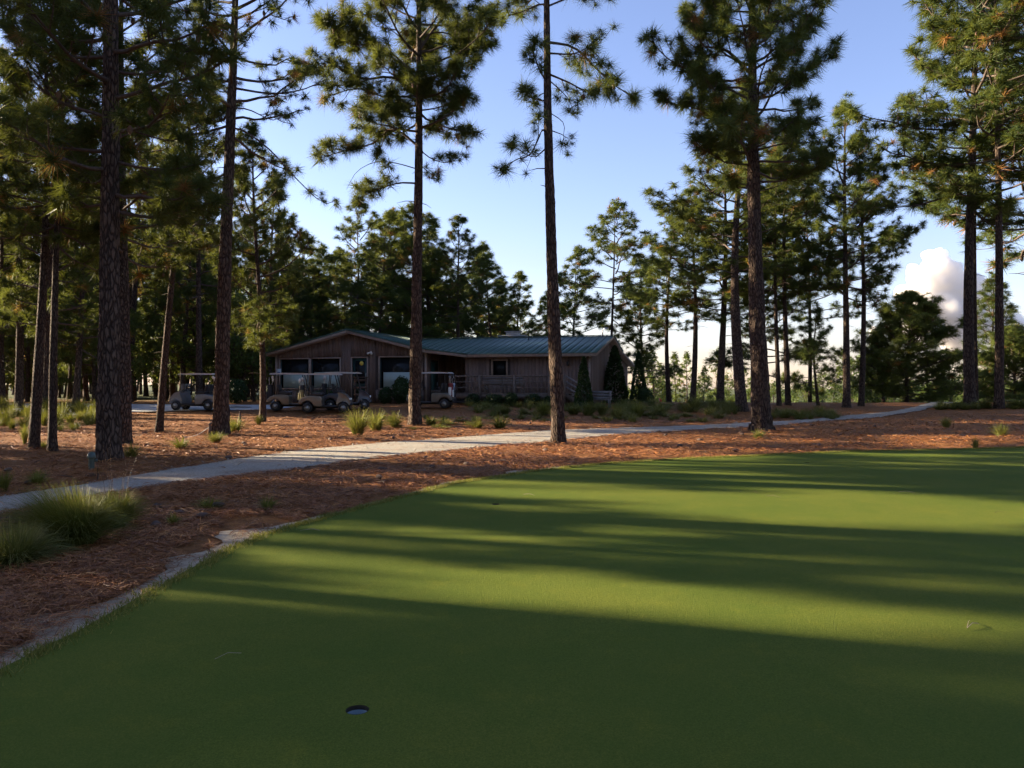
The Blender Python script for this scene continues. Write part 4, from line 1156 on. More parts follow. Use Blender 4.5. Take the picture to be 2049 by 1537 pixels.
for o, bl in ((W1, 0.5), (W2, 0.52), (W3, 0.50), (W4, None)):
    wnd = trim_rect('window', o, 0.0, 0.075, 0.08, M['fascia'], club)
    pane(o, 0.12, wnd, bl)
    if bl:
        g = Geo(); g.box(((o[0] + o[1]) / 2, 0.10, o[2] + 0.02), (o[1] - o[0] - 0.01, 0.05, 0.04)); g.box((o[0] + 0.02, 0.10, (o[2] + o[3]) / 2), (0.035, 0.05, o[3] - o[2] - 0.01)); link('frame', g.mesh('frame'), M['door'], wnd)
drf = trim_rect('door', DR, 0.0, 0.07, 0.08, M['fascia'], club)
g = Geo(); g.box(((DR[0] + DR[1]) / 2, 0.1, (DR[2] + DR[3]) / 2), (DR[1] - DR[0] - 0.02, 0.05, DR[3] - DR[2] - 0.02)); link('door_leaf', g.mesh('door_leaf'), M['door'], drf)
g = Geo(); g.box(((DR[0] + DR[1]) / 2, 0.07, 2.25), (0.62, 0.012, 1.35)); link('pane', g.mesh('pane'), M['glass'], drf)
g = Geo(); zc = 2.78; xc = (DR[0] + DR[1]) / 2 + 0.1; g.tube([(xc, 0.06, zc), (xc, 0.05, zc)], [0.13, 0.13], 20, True); link('sticker', g.mesh('sticker'), M['yellow'], drf)
g = Geo(); g.tube([(DR[1] - 0.09, 0.04, 1.75), (DR[1] - 0.09, 0.02, 1.9), (DR[1] - 0.09, 0.02, 2.1), (DR[1] - 0.09, 0.04, 2.2)], 0.014, 6); link('handle', g.mesh('handle'), M['steel'], drf)
# furled white and green parasol and a chair back seen through the second window, just inside
X2 = lx(660)
pr = thing('parasol', 'furled white and green parasol standing inside the second window', 'parasol', tuple(O_ + UV * X2 + VV * 0.32 + Vector((0, 0, 0.55))), BROT)

# roofs ---------------------------------------------------------------
roof = link('roof', None, None, club)
def slab(g, a, b, c, d, th):
    """roof slab from four corner points of its underside"""
    P = [Vector(p) for p in (a, b, c, d)]; up_ = Vector((0, 0, th)); v = [tuple(p) for p in P] + [tuple(p + up_) for p in P]
    g.add(v, None, [(3, 2, 1, 0), (4, 5, 6, 7), (0, 1, 5, 4), (1, 2, 6, 5), (2, 3, 7, 6), (3, 0, 4, 7)])
def metal_panels(e0, e1, r0, r1, n, th=0.03):
    """standing-seam panels between an eave line e0-e1 and a ridge line r0-r1 (points on the deck surface)"""
    e0, e1, r0, r1 = map(Vector, (e0, e1, r0, r1))
    for i in range(n):
        t0, t1 = i / n, (i + 1) / n
        a = e0.lerp(e1, t0); b = e0.lerp(e1, t1 - 0.004 / n); c = r0.lerp(r1, t1 - 0.004 / n); d = r0.lerp(r1, t0)
        g = Geo(); slab(g, a, b, c, d, th)
        nrm_ = Vector((0, 0, 1))
        g.bar(a + nrm_ * (th + 0.018), d + nrm_ * (th + 0.018), 0.035, 0.04)
        m_ = (b - a) * 0.5
        g.bar(a + m_ + nrm_ * (th + 0.004), d + m_ + nrm_ * (th + 0.004), 0.03, 0.016)
        link('roof_panel', g.mesh('roof_panel'), M['roof'], roof)
OVF = -0.45; TH = 0.17
def deckslab(name, a, b, c, d, th, mat):
    g = Geo(); slab(g, a, b, c, d, th); return link(name, g.mesh(name), mat, roof)
xe_l = XL - 0.38
zl = gable_z(xe_l); z01 = gable_z(0.1); xr_g = 2.62; zr_g = gable_z(xr_g)
YB = BACK
deckslab('roof_deck', (xe_l, OVF, zl), (X_RIDGE, OVF, Z_PEAK), (X_RIDGE, YB, Z_PEAK), (xe_l, YB, zl), TH, M['fascia'])
deckslab('roof_deck', (X_RIDGE, OVF, Z_PEAK), (0.1, OVF, z01), (0.1, YB, z01), (X_RIDGE, YB, Z_PEAK), TH, M['fascia'])
deckslab('roof_deck', (0.1, OVF, z01), (xr_g, OVF, zr_g), (xr_g, 1.6, zr_g), (0.1, 1.6, z01), TH, M['fascia'])
xr_e = XR + 0.4
deckslab('roof_deck', (xr_g + 0.01, OVF, Z_EAVE), (xr_e, OVF, Z_EAVE), (xr_e, 4.5, long_z(4.5)), (xr_g + 0.01, 4.5, long_z(4.5)), TH, M['fascia'])
deckslab('roof_deck', (-3.0, 4.5, long_z(4.5)), (xr_e, 4.5, long_z(4.5)), (xr_e, 7.6, long_z(7.6)), (-3.0, 7.6, long_z(7.6)), TH, M['fascia'])
deckslab('roof_deck', (-3.0, 7.6, long_z(7.6)), (xr_e, 7.6, long_z(7.6)), (xr_e, BACK + 0.05, long_z(BACK + 0.05)), (-3.0, BACK + 0.05, long_z(BACK + 0.05)), TH, M['fascia'])
e_ = 0.004; q = TH + e_
metal_panels((X_RIDGE, OVF - 0.03, Z_PEAK + q), (X_RIDGE, YB, Z_PEAK + q), (xe_l - 0.03, OVF - 0.03, zl + q), (xe_l - 0.03, YB, zl + q), 26)
metal_panels((0.1, OVF - 0.03, z01 + q), (0.1, YB, z01 + q), (X_RIDGE, OVF - 0.03, Z_PEAK + q + 0.004), (X_RIDGE, YB, Z_PEAK + q + 0.004), 26)
metal_panels((xr_g, OVF - 0.03, zr_g + q), (xr_g, 1.62, zr_g + q), (0.1, OVF - 0.03, z01 + q - 0.002), (0.1, 1.62, z01 + q - 0.002), 4)
metal_panels((xr_g + 0.02, OVF - 0.04, Z_EAVE + q), (xr_e + 0.02, OVF - 0.04, Z_EAVE + q), (xr_g + 0.02, 4.5, long_z(4.5) + q), (xr_e + 0.02, 4.5, long_z(4.5) + q), 18)
for k in range(12):                               # the long wing's slope runs in over the gable's, down to the valley line
    xa = -3.0 + (xr_g + 0.02 + 3.0) * k / 12; xb = -3.0 + (xr_g + 0.02 + 3.0) * (k + 1) / 12
    ya = max(OVF, min(4.3, (gable_z(xa) - Z_EAVE) / PITCH - 0.5)); yb = max(OVF, min(4.3, (gable_z(xb) - Z_EAVE) / PITCH - 0.5))
    metal_panels((xa, ya, long_z(ya) + q + 0.002), (xb, yb, long_z(yb) + q + 0.002), (xa, 4.5, long_z(4.5) + q + 0.002), (xb, 4.5, long_z(4.5) + q + 0.002), 1)
metal_panels((xr_e + 0.02, 7.6, long_z(7.6) + q), (-3.0, 7.6, long_z(7.6) + q), (xr_e + 0.02, 4.5, long_z(4.5) + q + 0.003), (-3.0, 4.5, long_z(4.5) + q + 0.003), 14)
g = Geo(); g.bar((-3.0, 4.5, long_z(4.5) + q + 0.07), (xr_e, 4.5, long_z(4.5) + q + 0.07), 0.22, 0.03); link('ridge_cap', g.mesh('ridge_cap'), M['roof'], roof)
g = Geo(); g.bar((X_RIDGE, OVF, Z_PEAK + q + 0.07), (X_RIDGE, YB, Z_PEAK + q + 0.07), 0.22, 0.03); link('ridge_cap', g.mesh('ridge_cap'), M['roof'], roof)
# roof fittings: chimney cap, vent pipe
xc_ = lx(941); xc_ = 3.4
chz = long_z(4.5) + q
g = Geo(); g.box((xc_, 5.6, chz - 0.02), (1.5, 0.7, 0.34)); ch = link('chimney', g.mesh('chimney'), M['fascia'], roof)
g = Geo(); g.box((xc_, 5.6, chz + 0.19), (1.75, 0.85, 0.06)); g.box((xc_, 5.6, chz + 0.33), (0.8, 0.5, 0.2)); g.box((xc_, 5.6, chz + 0.46), (0.95, 0.6, 0.04)); link('chimney_cap', g.mesh('chimney_cap'), M['concrete'], ch)
g = Geo(); xv = XR - 0.35; g.tube([(xv, 4.9, chz - 0.05), (xv, 4.9, chz + 0.42), (xv + 0.08, 4.9, chz + 0.5), (xv + 0.35, 4.9, chz + 0.5)], 0.04, 8, True); link('vent_pipe', g.mesh('vent_pipe'), M['steel'], roof)
g = Geo(); g.tube([(lx(1020), 3.6, long_z(3.6) + q), (lx(1020), 3.6, long_z(3.6) + q + 0.22)], 0.04, 8, True); link('vent_pipe', g.mesh('vent_pipe'), M['black'], roof)
# wall fittings
def fitting(name, px, py, build, mat, y=0.0):
    x = lx(px); g = Geo(); build(g, x, lz(py, x), -0.03); return link(name, g.mesh(name), mat, club)
fitting('notice', 558.5, 745, lambda g, x, z, y: g.box((x, y - 0.02, z), (0.33, 0.02, 0.42)), M['noticepale'])
fitting('notice_print', 559, 747.5, lambda g, x, z, y: g.box((x, y - 0.033, z), (0.2, 0.006, 0.2)), M['noticeblue'])
def flood(g, x, z, y):
    g.box((x, y - 0.02, z + 0.06), (0.1, 0.04, 0.1))
    for s in (-0.09, 0.09): g.tube([(x + s * 0.3, y - 0.04, z + 0.05), (x + s, y - 0.1, z), (x + s * 1.4, y - 0.2, z - 0.05)], [0.02, 0.05, 0.07], 8, True)
fitting('flood_light', 743, 706.5, flood, M['white'])
fitting('flood_light', 1178, 711, flood, M['white'])
def lantern(g, x, z, y):
    g.box((x, y - 0.02, z), (0.08, 0.04, 0.3)); g.tube([(x, y - 0.04, z + 0.1), (x, y - 0.14, z + 0.14), (x, y - 0.16, z + 0.08)], 0.012, 6)
    g.tube([(x, y - 0.16, z + 0.09), (x, y - 0.16, z + 0.04), (x, y - 0.16, z - 0.1), (x, y - 0.16, z - 0.13)], [0.01, 0.08, 0.055, 0.02], 6, True)
fitting('wall_lantern', 1137, 727, lantern, M['black'])
# corner boards
for x in (XL + 0.05, -0.06, XR - 0.06):
    g = Geo(); g.box((x, -0.035, (0.42 + (gable_z(x) if x < 1 else Z_EAVE)) / 2), (0.12, 0.03, (gable_z(x) if x < 1 else Z_EAVE) - 0.44)); link('corner_board', g.mesh('corner_board'), M['fascia'], club)

# parasol parts
g = Geo(); g.tube([(0, 0, 0), (0, 0, 2.35)], 0.02, 6, True); link('pole', g.mesh('pole'), M['steel'], pr)
for k in range(6):
    g = Geo(); a0 = k * math.pi / 3
    for t0 in np.linspace(0, 0.83, 5):
        a = a0 + t0 * math.pi / 3; b = a + math.pi / 3 * 0.21
        ring = [(0.03, 2.3), (0.15, 1.9), (0.23, 1.3), (0.2, 1.1)]
        v = [(r * math.cos(x), r * math.sin(x) * 0.5, z) for r, z in ring for x in (a, b)]
        g.add(v, None, [(2 * i, 2 * i + 1, 2 * i + 3, 2 * i + 2) for i in range(3)])
    link('panel', g.mesh('panel', True), M['teal'] if k % 2 else M['white'], pr)

# ------------------------------------------------------------------ deck with rail, stairs and benches
DZ = 1.06; DY0, DY1 = -2.3, -0.05; DX0, DX1 = 2.4, 8.75
dk = thing('wooden_deck', 'weathered wooden deck with railing along the long wing of the clubhouse', 'deck', (O_.x, O_.y, 0), BROT)
nb = 16
for i in range(nb):
    g = Geo(); y = DY0 + (DY1 - DY0) * (i + 0.5) / nb; g.box(((DX0 + DX1) / 2, y, DZ - 0.02), (DX1 - DX0, (DY1 - DY0) / nb - 0.008, 0.035)); link('plank', g.mesh('plank'), M['deckwood'], dk)
g = Geo(); g.box(((DX0 + DX1) / 2, DY0 + 0.02, DZ - 0.165), (DX1 - DX0 + 0.04, 0.04, 0.24)); link('rim_board', g.mesh('rim_board'), M['deckwood'], dk)
posts = [DX0, 4.1, 6.05, 7.95, DX1]
for x in posts:
    g = Geo(); g.box((x, DY0 - 0.05, 1.16), (0.11, 0.11, 1.75)); link('post', g.mesh('post'), M['deckwood'], dk)
for i in range(len(posts) - 1):
    for z, hh in ((1.97, 0.1), (1.66, 0.05), (1.36, 0.05)):
        g = Geo(); g.box(((posts[i] + posts[i + 1]) / 2, DY0 - 0.05, z), (posts[i + 1] - posts[i] - 0.115, 0.05, hh)); link('rail', g.mesh('rail'), M['deckwood'], dk)
for i in range(2, 4):
    k = 7
    for j in range(1, k):
        g = Geo(); g.box((posts[i] + (posts[i + 1] - posts[i]) * j / k, DY0 - 0.0, 1.6), (0.03, 0.03, 0.78)); link('baluster', g.mesh('baluster'), M['deckwood'], dk)
# stairs at the right end
for k in range(4):
    g = Geo(); g.box((DX1 + 0.2 + 0.30 * k, DY0 + 0.75, DZ - 0.17 * (k + 1) + 0.05), (0.3, 1.2, 0.05)); link('step', g.mesh('step'), M['deckwood'], dk)
for y in (DY0 + 0.12, DY0 + 1.38):
    g = Geo(); g.bar((DX1 + 0.02, y, DZ - 0.12), (DX1 + 1.3, y, DZ - 0.78), 0.05, 0.24); link('stringer', g.mesh('stringer'), M['deckwood'], dk)
for z in (0.9, 0.62, 0.34):
    g = Geo(); g.bar((DX1 + 0.05, DY0 + 0.05, DZ + z), (DX1 + 1.35, DY0 + 0.05, DZ + z - 0.74), 0.04, 0.09); link('stair_rail', g.mesh('stair_rail'), M['greywood'], dk)
g = Geo(); g.box((DX1 + 1.35, DY0 + 0.1, 0.85), (0.1, 0.1, 1.1)); link('post', g.mesh('post'), M['greywood'], dk)
def bench(label, x, y, z, rot, w=1.5, group=None):
    p = O_ + UV * x + VV * y
    b = thing('bench', label, 'bench', (p.x, p.y, z), BROT + rot, group)
    for k in range(3):
        g = Geo(); g.box((0, -0.21 + 0.035 * k * 0 - 0.015 * k, 0.52 + 0.15 * k), (w, 0.03, 0.125)); link('back_slat', g.mesh('back_slat'), M['greywood'], b)
    for k in range(4):
        g = Geo(); g.box((0, -0.12 + 0.11 * k, 0.44), (w, 0.095, 0.03)); link('seat_slat', g.mesh('seat_slat'), M['greywood'], b)
    for s in (-1, 1):
        g = Geo(); g.box((s * (w / 2 - 0.08), -0.18, 0.45), (0.07, 0.05, 0.9)); link('leg', g.mesh('leg'), M['greywood'], b)
        g = Geo(); g.box((s * (w / 2 - 0.08), 0.24, 0.215), (0.07, 0.06, 0.43)); link('leg', g.mesh('leg'), M['greywood'], b)
        g = Geo(); g.box((s * (w / 2 - 0.06), 0.05, 0.64), (0.06, 0.5, 0.035)); link('armrest', g.mesh('armrest'), M['greywood'], b)
    return b
bench('grey slatted bench on the deck, left one with its back to the railing', 4.75, DY0 + 0.42, DZ, 0, 1.12)
bench('grey slatted bench on the deck, right one with its back to the railing', 5.45 + 0.42, DY0 + 0.42, DZ, 0, 1.12)
pB = O_ + UV * 10.6 + VV * -2.3
bench('grey bench at the foot of the deck stairs, beside the conical shrubs', 10.6, -2.3, zt1(pB.x, pB.y), R(180), 1.15)

# ------------------------------------------------------------------ shrubs round the clubhouse
def shrub_mesh(seed, kind, n=1700, s=0.05):
    rng = np.random.default_rng(seed); g = Geo()
    if kind == 'round': leaf_cloud(g, rng, (0, 0, 0.5), (0.5, 0.5, 0.5), n, s, 0.5)
    else:
        t = rng.random(n) ** 1.3; a = rng.random(n) * 6.28
        rr = 0.5 * (1 - t) ** 0.75 * (0.75 + 0.25 * rng.random(n) ** 0.5) * (1 + 0.3 * (vnoise(a * 1.5 + 7 * seed, t * 9) - 0.5)) + 0.02
        p = np.stack([rr * np.cos(a), rr * np.sin(a), t], 1)
        u = np.stack([np.cos(a) * 0.5, np.sin(a) * 0.5, np.full(n, 0.4)], 1) + rng.normal(0, 0.35, (n, 3)); u /= np.linalg.norm(u, axis=1)[:, None]
        w = np.cross(u, rng.normal(size=(n, 3))); w /= np.linalg.norm(w, axis=1)[:, None]
        sz = s * rng.uniform(0.6, 1.3, n)[:, None]
        v = np.stack([p - u * sz * (1, 1, 0.4), p + w * sz * 0.6 * (1, 1, 0.4), p + u * sz * (1, 1, 0.4), p - w * sz * 0.6 * (1, 1, 0.4)], 1).reshape(-1, 3)
        g.add(v, None, np.arange(4 * n).reshape(-1, 4), np.repeat(rng.beta(2, 2, n), 4))
    return g.mesh('foliage', False, True)
ROUND = [shrub_mesh(k, 'round') for k in (1, 2, 3)]; CONE = [shrub_mesh(k, 'cone', 3200, 0.06) for k in (4, 5, 6)]
stem_g = Geo(); stem_g.tube([(0, 0, -0.05), (0, 0, 0.5)], [0.03, 0.015], 6); STEM = stem_g.mesh('stem')
def shrub(label, px, py_base, py_top, wpx, Y, kind, k, name='shrub', cat='shrub', group=None):
    X = (px - CX) / F_PX * Y; zb = zt1(X, Y); h = max(0.3, (EYE + (CY - py_top) / F_PX * Y) - zb); w = wpx / F_PX * Y
    e = thing(name, label, cat, (X, Y, zb - 0.02), rnd.uniform(0, 6), group); e.scale = (w, w, h)
    link('foliage', (ROUND if kind == 'round' else CONE)[k], M['leaf_dark'], e); link('stem', STEM, M['limb'], e)
SG = 'round shrubs before the deck'
def fy(px, off):                                   # distance of a point off metres in front of the front wall plane
    x = lx(px); return (O_ + UV * x + VV * off).y
shrub('low round shrub before the clubhouse, just right of the golf bags', 946, 810, 786, 32, fy(946, -2.9), 'round', 0, group=SG)
shrub('wide round shrub below the left post of the deck bench', 988, 812, 786, 40, fy(988, -3.0), 'round', 1, group=SG)
shrub('narrow shrub below the left deck bench', 1023, 812, 783, 30, fy(1023, -3.0), 'round', 2, group=SG)
shrub('round shrub below the right deck bench', 1067, 812, 786, 36, fy(1067, -3.0), 'round', 0, group=SG)
shrub('small round shrub half behind the slim middle trunk', 1099, 812, 790, 26, fy(1099, -3.0), 'round', 1, group=SG)
shrub('dark low shrub under the right front window of the gable', 772, 806, 772, 32, fy(772, -1.0), 'round', 1)
shrub('tall dark shrub by the gable window, left of the front pine trunk', 803, 806, 750, 40, fy(803, -1.1), 'round', 2)
shrub('low shrub behind the carts under the left gable windows', 650, 806, 778, 60, fy(650, -0.9), 'round', 0)
shrub('broad cone-shaped evergreen at the end of the deck', 1168, 812, 713, 40, fy(1168, -3.2), 'cone', 0, 'conical_shrub', 'shrub')
shrub('very tall dark evergreen against the right end wall', 1230, 810, 692, 58, 46.5, 'cone', 1, 'conical_shrub', 'shrub')
shrub('narrow pointed evergreen right of the clubhouse, against the sky', 1278, 808, 703, 36, 46.0, 'cone', 2, 'conical_shrub', 'shrub')
shrub('low dark shrub at the foot of the pointed evergreen', 1291, 808, 776, 34, 45.0, 'round', 0)
shrub('dark bush beside the parking strip, left of the clubhouse', 474, 815, 755, 44, 46.0, 'round', 1)

# ------------------------------------------------------------------ golf carts
M['tyre'] = plain('tyre_rubber', (0.022, 0.021, 0.020), 0.8, 0, 0.3, 12)
M['rim'] = plain('cart_wheel_rim', (0.42, 0.40, 0.36), 0.4, 0.5, 0.2, 12)
M['seat'] = plain('dark_seat_vinyl', (0.035, 0.032, 0.032), 0.45, 0, 0.2, 9)
M['roofwhite'] = plain('cart_roof_plastic', (0.50, 0.485, 0.455), 0.4, 0, 0.06, 5)
m = N('cart_windscreen'); m.set(Base_Color=(0.50, 0.50, 0.48), Roughness=0.12, Alpha=1.0, Transmission_Weight=0.55, IOR=1.3); M['screen'] = m.m
PAINT = {}
for nm, c in (('silver', (0.22, 0.22, 0.218)), ('beige', (0.21, 0.175, 0.13)), ('slate', (0.06, 0.068, 0.09)), ('champagne', (0.13, 0.12, 0.10))):
    m = N('cart_paint_' + nm); f = m.noise(m.coord(), 3, 4, 0.6)
    m.set(Base_Color=m.ramp(f, [(0.3, tuple(x * 0.85 for x in c)), (0.7, c)]), Roughness=0.35, Metallic=0.2, Coat_Weight=0.35); PAINT[nm] = m.m
def arc(cx, cz, r, a0, a1, n):
    return [(cx + r * math.cos(R(a0 + (a1 - a0) * i / n)), cz + r * math.sin(R(a0 + (a1 - a0) * i / n))) for i in range(n + 1)]
WR = 0.235
def golf_cart(label, px, py, yaw, paint, screen=True, screen_up=False, scale=1.0, dyn=0.0):
    X, Y = hit(px, py); Y += dyn; X = (px - CX) / F_PX * Y
    e = thing('golf_cart', label, 'golf cart', (X, Y, zt1(X, Y) + 0.035), yaw, 'golf carts parked by the clubhouse'); e.scale = (scale,) * 3
    P = PAINT[paint]
    g = Geo()
    prof = [(-0.10, 0.30), (-0.10, 0.70), (-0.16, 0.775), (-0.50, 0.80), (-0.80, 0.775), (-1.00, 0.70), (-1.13, 0.58), (-1.17, 0.44), (-1.10, 0.40)] + arc(-0.76, 0.25, 0.31, 155, 12, 9) + [(-0.40, 0.30)]
    g.prism(prof, -0.57, 0.57); bevel(link('rear_body', g.mesh('rear_body', False), P, e), 0.05, 3)
    g = Geo()
    prof = [(0.60, 0.30), (0.56, 0.52), (0.66, 0.80), (0.62, 0.93), (0.74, 0.95), (0.95, 0.86), (1.13, 0.68), (1.21, 0.50), (1.19, 0.38)] + arc(0.88, 0.24, 0.29, 20, 165, 9) 
    g.prism(prof, -0.54, 0.54); bevel(link('front_cowl', g.mesh('front_cowl', False), P, e), 0.05, 3)
    g = Geo(); g.box((0.22, 0, 0.30), (0.78, 1.06, 0.07)); g.box((-0.05, 0, 0.24), (2.0, 0.5, 0.08)); link('floor', g.mesh('floor'), M['black'], e)
    g = Geo(); g.bar((-1.16, -0.5, 0.40), (-1.16, 0.5, 0.40), 0.07, 0.09); link('bumper', g.mesh('bumper'), M['black'], e)
    g = Geo(); g.bar((1.21, -0.48, 0.39), (1.21, 0.48, 0.39), 0.07, 0.1); link('bumper', g.mesh('bumper'), M['black'], e)
    g = Geo(); g.box((-0.34, 0, 0.86), (0.52, 1.06, 0.13)); bevel(link('seat', g.mesh('seat'), M['seat'], e), 0.045, 3)
    g = Geo(); g.box((-0.63, 0, 1.10), (0.1, 1.04, 0.34), Matrix.Rotation(R(-10), 3, 'Y')); bevel(link('backrest', g.mesh('backrest'), M['seat'], e), 0.04, 3)
    for s_ in (-1, 1):
        g = Geo(); g.tube([(-0.62, s_ * 0.53, 0.80), (-0.50, s_ * 0.56, 1.04), (-0.25, s_ * 0.56, 1.04), (-0.16, s_ * 0.54, 0.84)], 0.018, 6); link('armrest', g.mesh('armrest', True), M['black'], e)
        g = Geo(); g.tube([(0.70, s_ * 0.50, 0.90), (0.62, s_ * 0.50, 1.30), (0.50, s_ * 0.49, 1.77)], 0.022, 8); link('front_post', g.mesh('front_post', True), M['black'], e)
        g = Geo(); g.tube([(-0.86, s_ * 0.50, 0.76), (-0.80, s_ * 0.50, 1.30), (-0.76, s_ * 0.49, 1.77)], 0.022, 8); link('rear_post', g.mesh('rear_post', True), M['black'], e)
        g = Geo(); g.tube([(1.13, s_ * 0.36, 0.62), (1.185, s_ * 0.36, 0.60)], [0.075, 0.06], 12, True); link('headlight', g.mesh('headlight'), M['white'], e)
        for wx in (0.88, -0.76):
            g = Geo(); yy = s_ * 0.50
            g.tube([(wx, yy - 0.10, WR), (wx, yy - 0.095, WR), (wx, yy - 0.05, WR), (wx, yy + 0.05, WR), (wx, yy + 0.095, WR), (wx, yy + 0.10, WR)], [0.13, 0.205, WR, WR, 0.205, 0.13], 24)
            wh = link('wheel', g.mesh('wheel', True), M['tyre'], e)
            g = Geo(); yo = yy + s_ * 0.085
            g.tube([(wx, yy - s_ * 0.04, WR), (wx, yo, WR), (wx, yo + s_ * 0.006, WR), (wx, yo - s_ * 0.03, WR), (wx, yo - s_ * 0.02, WR), (wx, yo + s_ * 0.02, WR), (wx, yo + s_ * 0.025, WR)], [0.135, 0.135, 0.115, 0.09, 0.05, 0.045, 0.004], 16)
            link('rim', g.mesh('rim', True), M['rim'], wh)
    g = Geo()
    rp = [(-1.02, 1.765), (-1.03, 1.79), (-0.95, 1.825), (-0.2, 1.845), (0.62, 1.825), (0.74, 1.79), (0.74, 1.765)]
    g.prism(rp, -0.60, 0.60); bevel(link('roof', g.mesh('roof'), M['roofwhite'], e), 0.03, 3)
    g = Geo(); g.tube([(0.66, 0.24, 0.88), (0.40, 0.24, 1.12)], 0.02, 6, True)
    a = np.linspace(0, 2 * math.pi, 17); d1 = np.array([-0.74, 0, 0.68]); u_ = np.array([0, 1.0, 0]); w_ = np.cross(d1, u_)
    g.tube(np.array([0.38, 0.24, 1.14]) + 0.16 * (np.cos(a)[:, None] * u_ + np.sin(a)[:, None] * w_), 0.015, 6); link('steering_wheel', g.mesh('steering_wheel', True), M['black'], e)
    if screen:
        g = Geo(); g.box((0.645, 0, 1.12), (0.012, 0.98, 0.40), Matrix.Rotation(R(-11), 3, 'Y')); link('windscreen', g.mesh('windscreen'), M['screen'], e)
    g = Geo(); g.tube([(-0.95, -0.42, 0.7), (-1.12, -0.42, 0.5), (-1.16, -0.42, 0.46), (-1.16, 0.42, 0.46), (-1.12, 0.42, 0.5), (-0.95, 0.42, 0.7)], 0.018, 6)
    g.tube([(-0.90, -0.42, 1.02), (-1.02, -0.3, 1.04), (-1.02, 0.3, 1.04), (-0.90, 0.42, 1.02)], 0.016, 6); link('bag_rack', g.mesh('bag_rack', True), M['black'], e)
    return e
M['bagblack'] = plain('black_bag_cloth', (0.02, 0.02, 0.024), 0.7, 0, 0.4, 9)
M['bagred'] = plain('dark_red_bag_cloth', (0.20, 0.025, 0.02), 0.7, 0, 0.3, 9)
M['bagblue'] = plain('blue_white_bag_cloth', (0.30, 0.36, 0.45), 0.7, 0, 0.5, 5)
M['bagolive'] = plain('olive_bag_cloth', (0.22, 0.19, 0.08), 0.7, 0, 0.3, 9)
def golf_bag(label, cart, side_, bag, trim, cover, seed):
    rng = random.Random(seed); k = cart.scale[0]
    off = Vector((-1.04, side_ * 0.27, 0.50)) * k; c_, s_ = math.cos(cart.rotation_euler.z), math.sin(cart.rotation_euler.z)
    b = thing('golf_bag', label, 'golf bag', (cart.location.x + off.x * c_ - off.y * s_, cart.location.y + off.x * s_ + off.y * c_, cart.location.z + off.z), cart.rotation_euler.z, 'golf bags strapped to the carts'); b.scale = (k,) * 3
    T = Matrix.Rotation(R(-8), 3, 'Y')
    g = Geo(); g.tube([(0, 0, 0), (0, 0, 0.02), (0, 0, 0.4), (0, 0, 0.72), (0, 0, 0.78)], [0.10, 0.115, 0.115, 0.13, 0.12], 14, True); link('body', g.mesh('body', True), M[bag], b)
    g = Geo(); g.box((-0.12, 0, 0.25), (0.09, 0.16, 0.36)); bevel(link('pocket', g.mesh('pocket'), M[trim], b), 0.03)
    g = Geo(); g.box((0.02, 0.12 * side_, 0.36), (0.16, 0.06, 0.42)); bevel(link('pocket', g.mesh('pocket'), M[trim], b), 0.025)
    g = Geo(); g.tube([(-0.12, 0.02, 0.68), (-0.2, 0.05, 0.55), (-0.21, 0.05, 0.4), (-0.14, 0.02, 0.3)], 0.02, 6); link('strap', g.mesh('strap', True), M['black'], b)
    for j in range(7):
        a = rng.random() * 6.28; r = rng.uniform(0.02, 0.09); x, y = r * math.cos(a), r * math.sin(a); h = rng.uniform(0.95, 1.12)
        g = Geo(); g.tube([(x, y, 0.7), (x * 1.5, y * 1.5, h)], 0.006, 5)
        wood_ = j < 2
        if wood_: g.tube([(x * 1.5, y * 1.5, h - 0.06), (x * 1.6, y * 1.6, h), (x * 1.7, y * 1.7 + 0.01, h + 0.09), (x * 1.7, y * 1.7, h + 0.14)], [0.025, 0.05, 0.06, 0.015], 8, True)
        else: g.box((x * 1.5, y * 1.5 + 0.025, h), (0.03, 0.075, 0.05), Matrix.Rotation(rng.uniform(-0.5, 0.5), 3, 'X'))
        link('club', g.mesh('club', True), M[cover] if wood_ else M['steel'], b)
    return b
c1 = golf_cart('silver golf cart on the parking strip by the wood, facing left', 396, 822, R(176), 'silver')
c2 = golf_cart('beige golf cart half hidden behind its neighbour, under the left gable windows', 586, 823, R(8), 'beige', False, scale=1.02)
c3 = golf_cart('beige golf cart at the front of the row, its lit tail towards the wood', 651, 827, R(6), 'beige', False, scale=1.03)
c4 = golf_cart('dark slate golf cart with its nose towards the door shrubs, behind the front cart', 693, 822, R(9), 'slate', True, scale=1.03, dyn=0.4)
c5 = golf_cart('champagne golf cart half behind a pine trunk, loaded with two bags', 864, 818, R(173), 'champagne')
golf_bag('black golf bag on the cart by the wood', c1, 1, 'bagblack', 'bagblack', 'white', 1)
golf_bag('black golf bag with white head cover on the half hidden beige cart', c2, -1, 'bagblack', 'bagblack', 'white', 2)
golf_bag('olive and black golf bag with white head cover on the front beige cart', c3, -1, 'bagblack', 'bagolive', 'white', 3)
golf_bag('black golf bag on the dark slate cart', c4, -1, 'bagblack', 'bagblack', 'white', 4)
golf_bag('dark red and white golf bag at the back of the champagne cart', c5, 1, 'bagred', 'white', 'black', 5)
golf_bag('blue and white golf bag at the back of the champagne cart', c5, -1, 'bagblue', 'bagblack', 'white', 6)

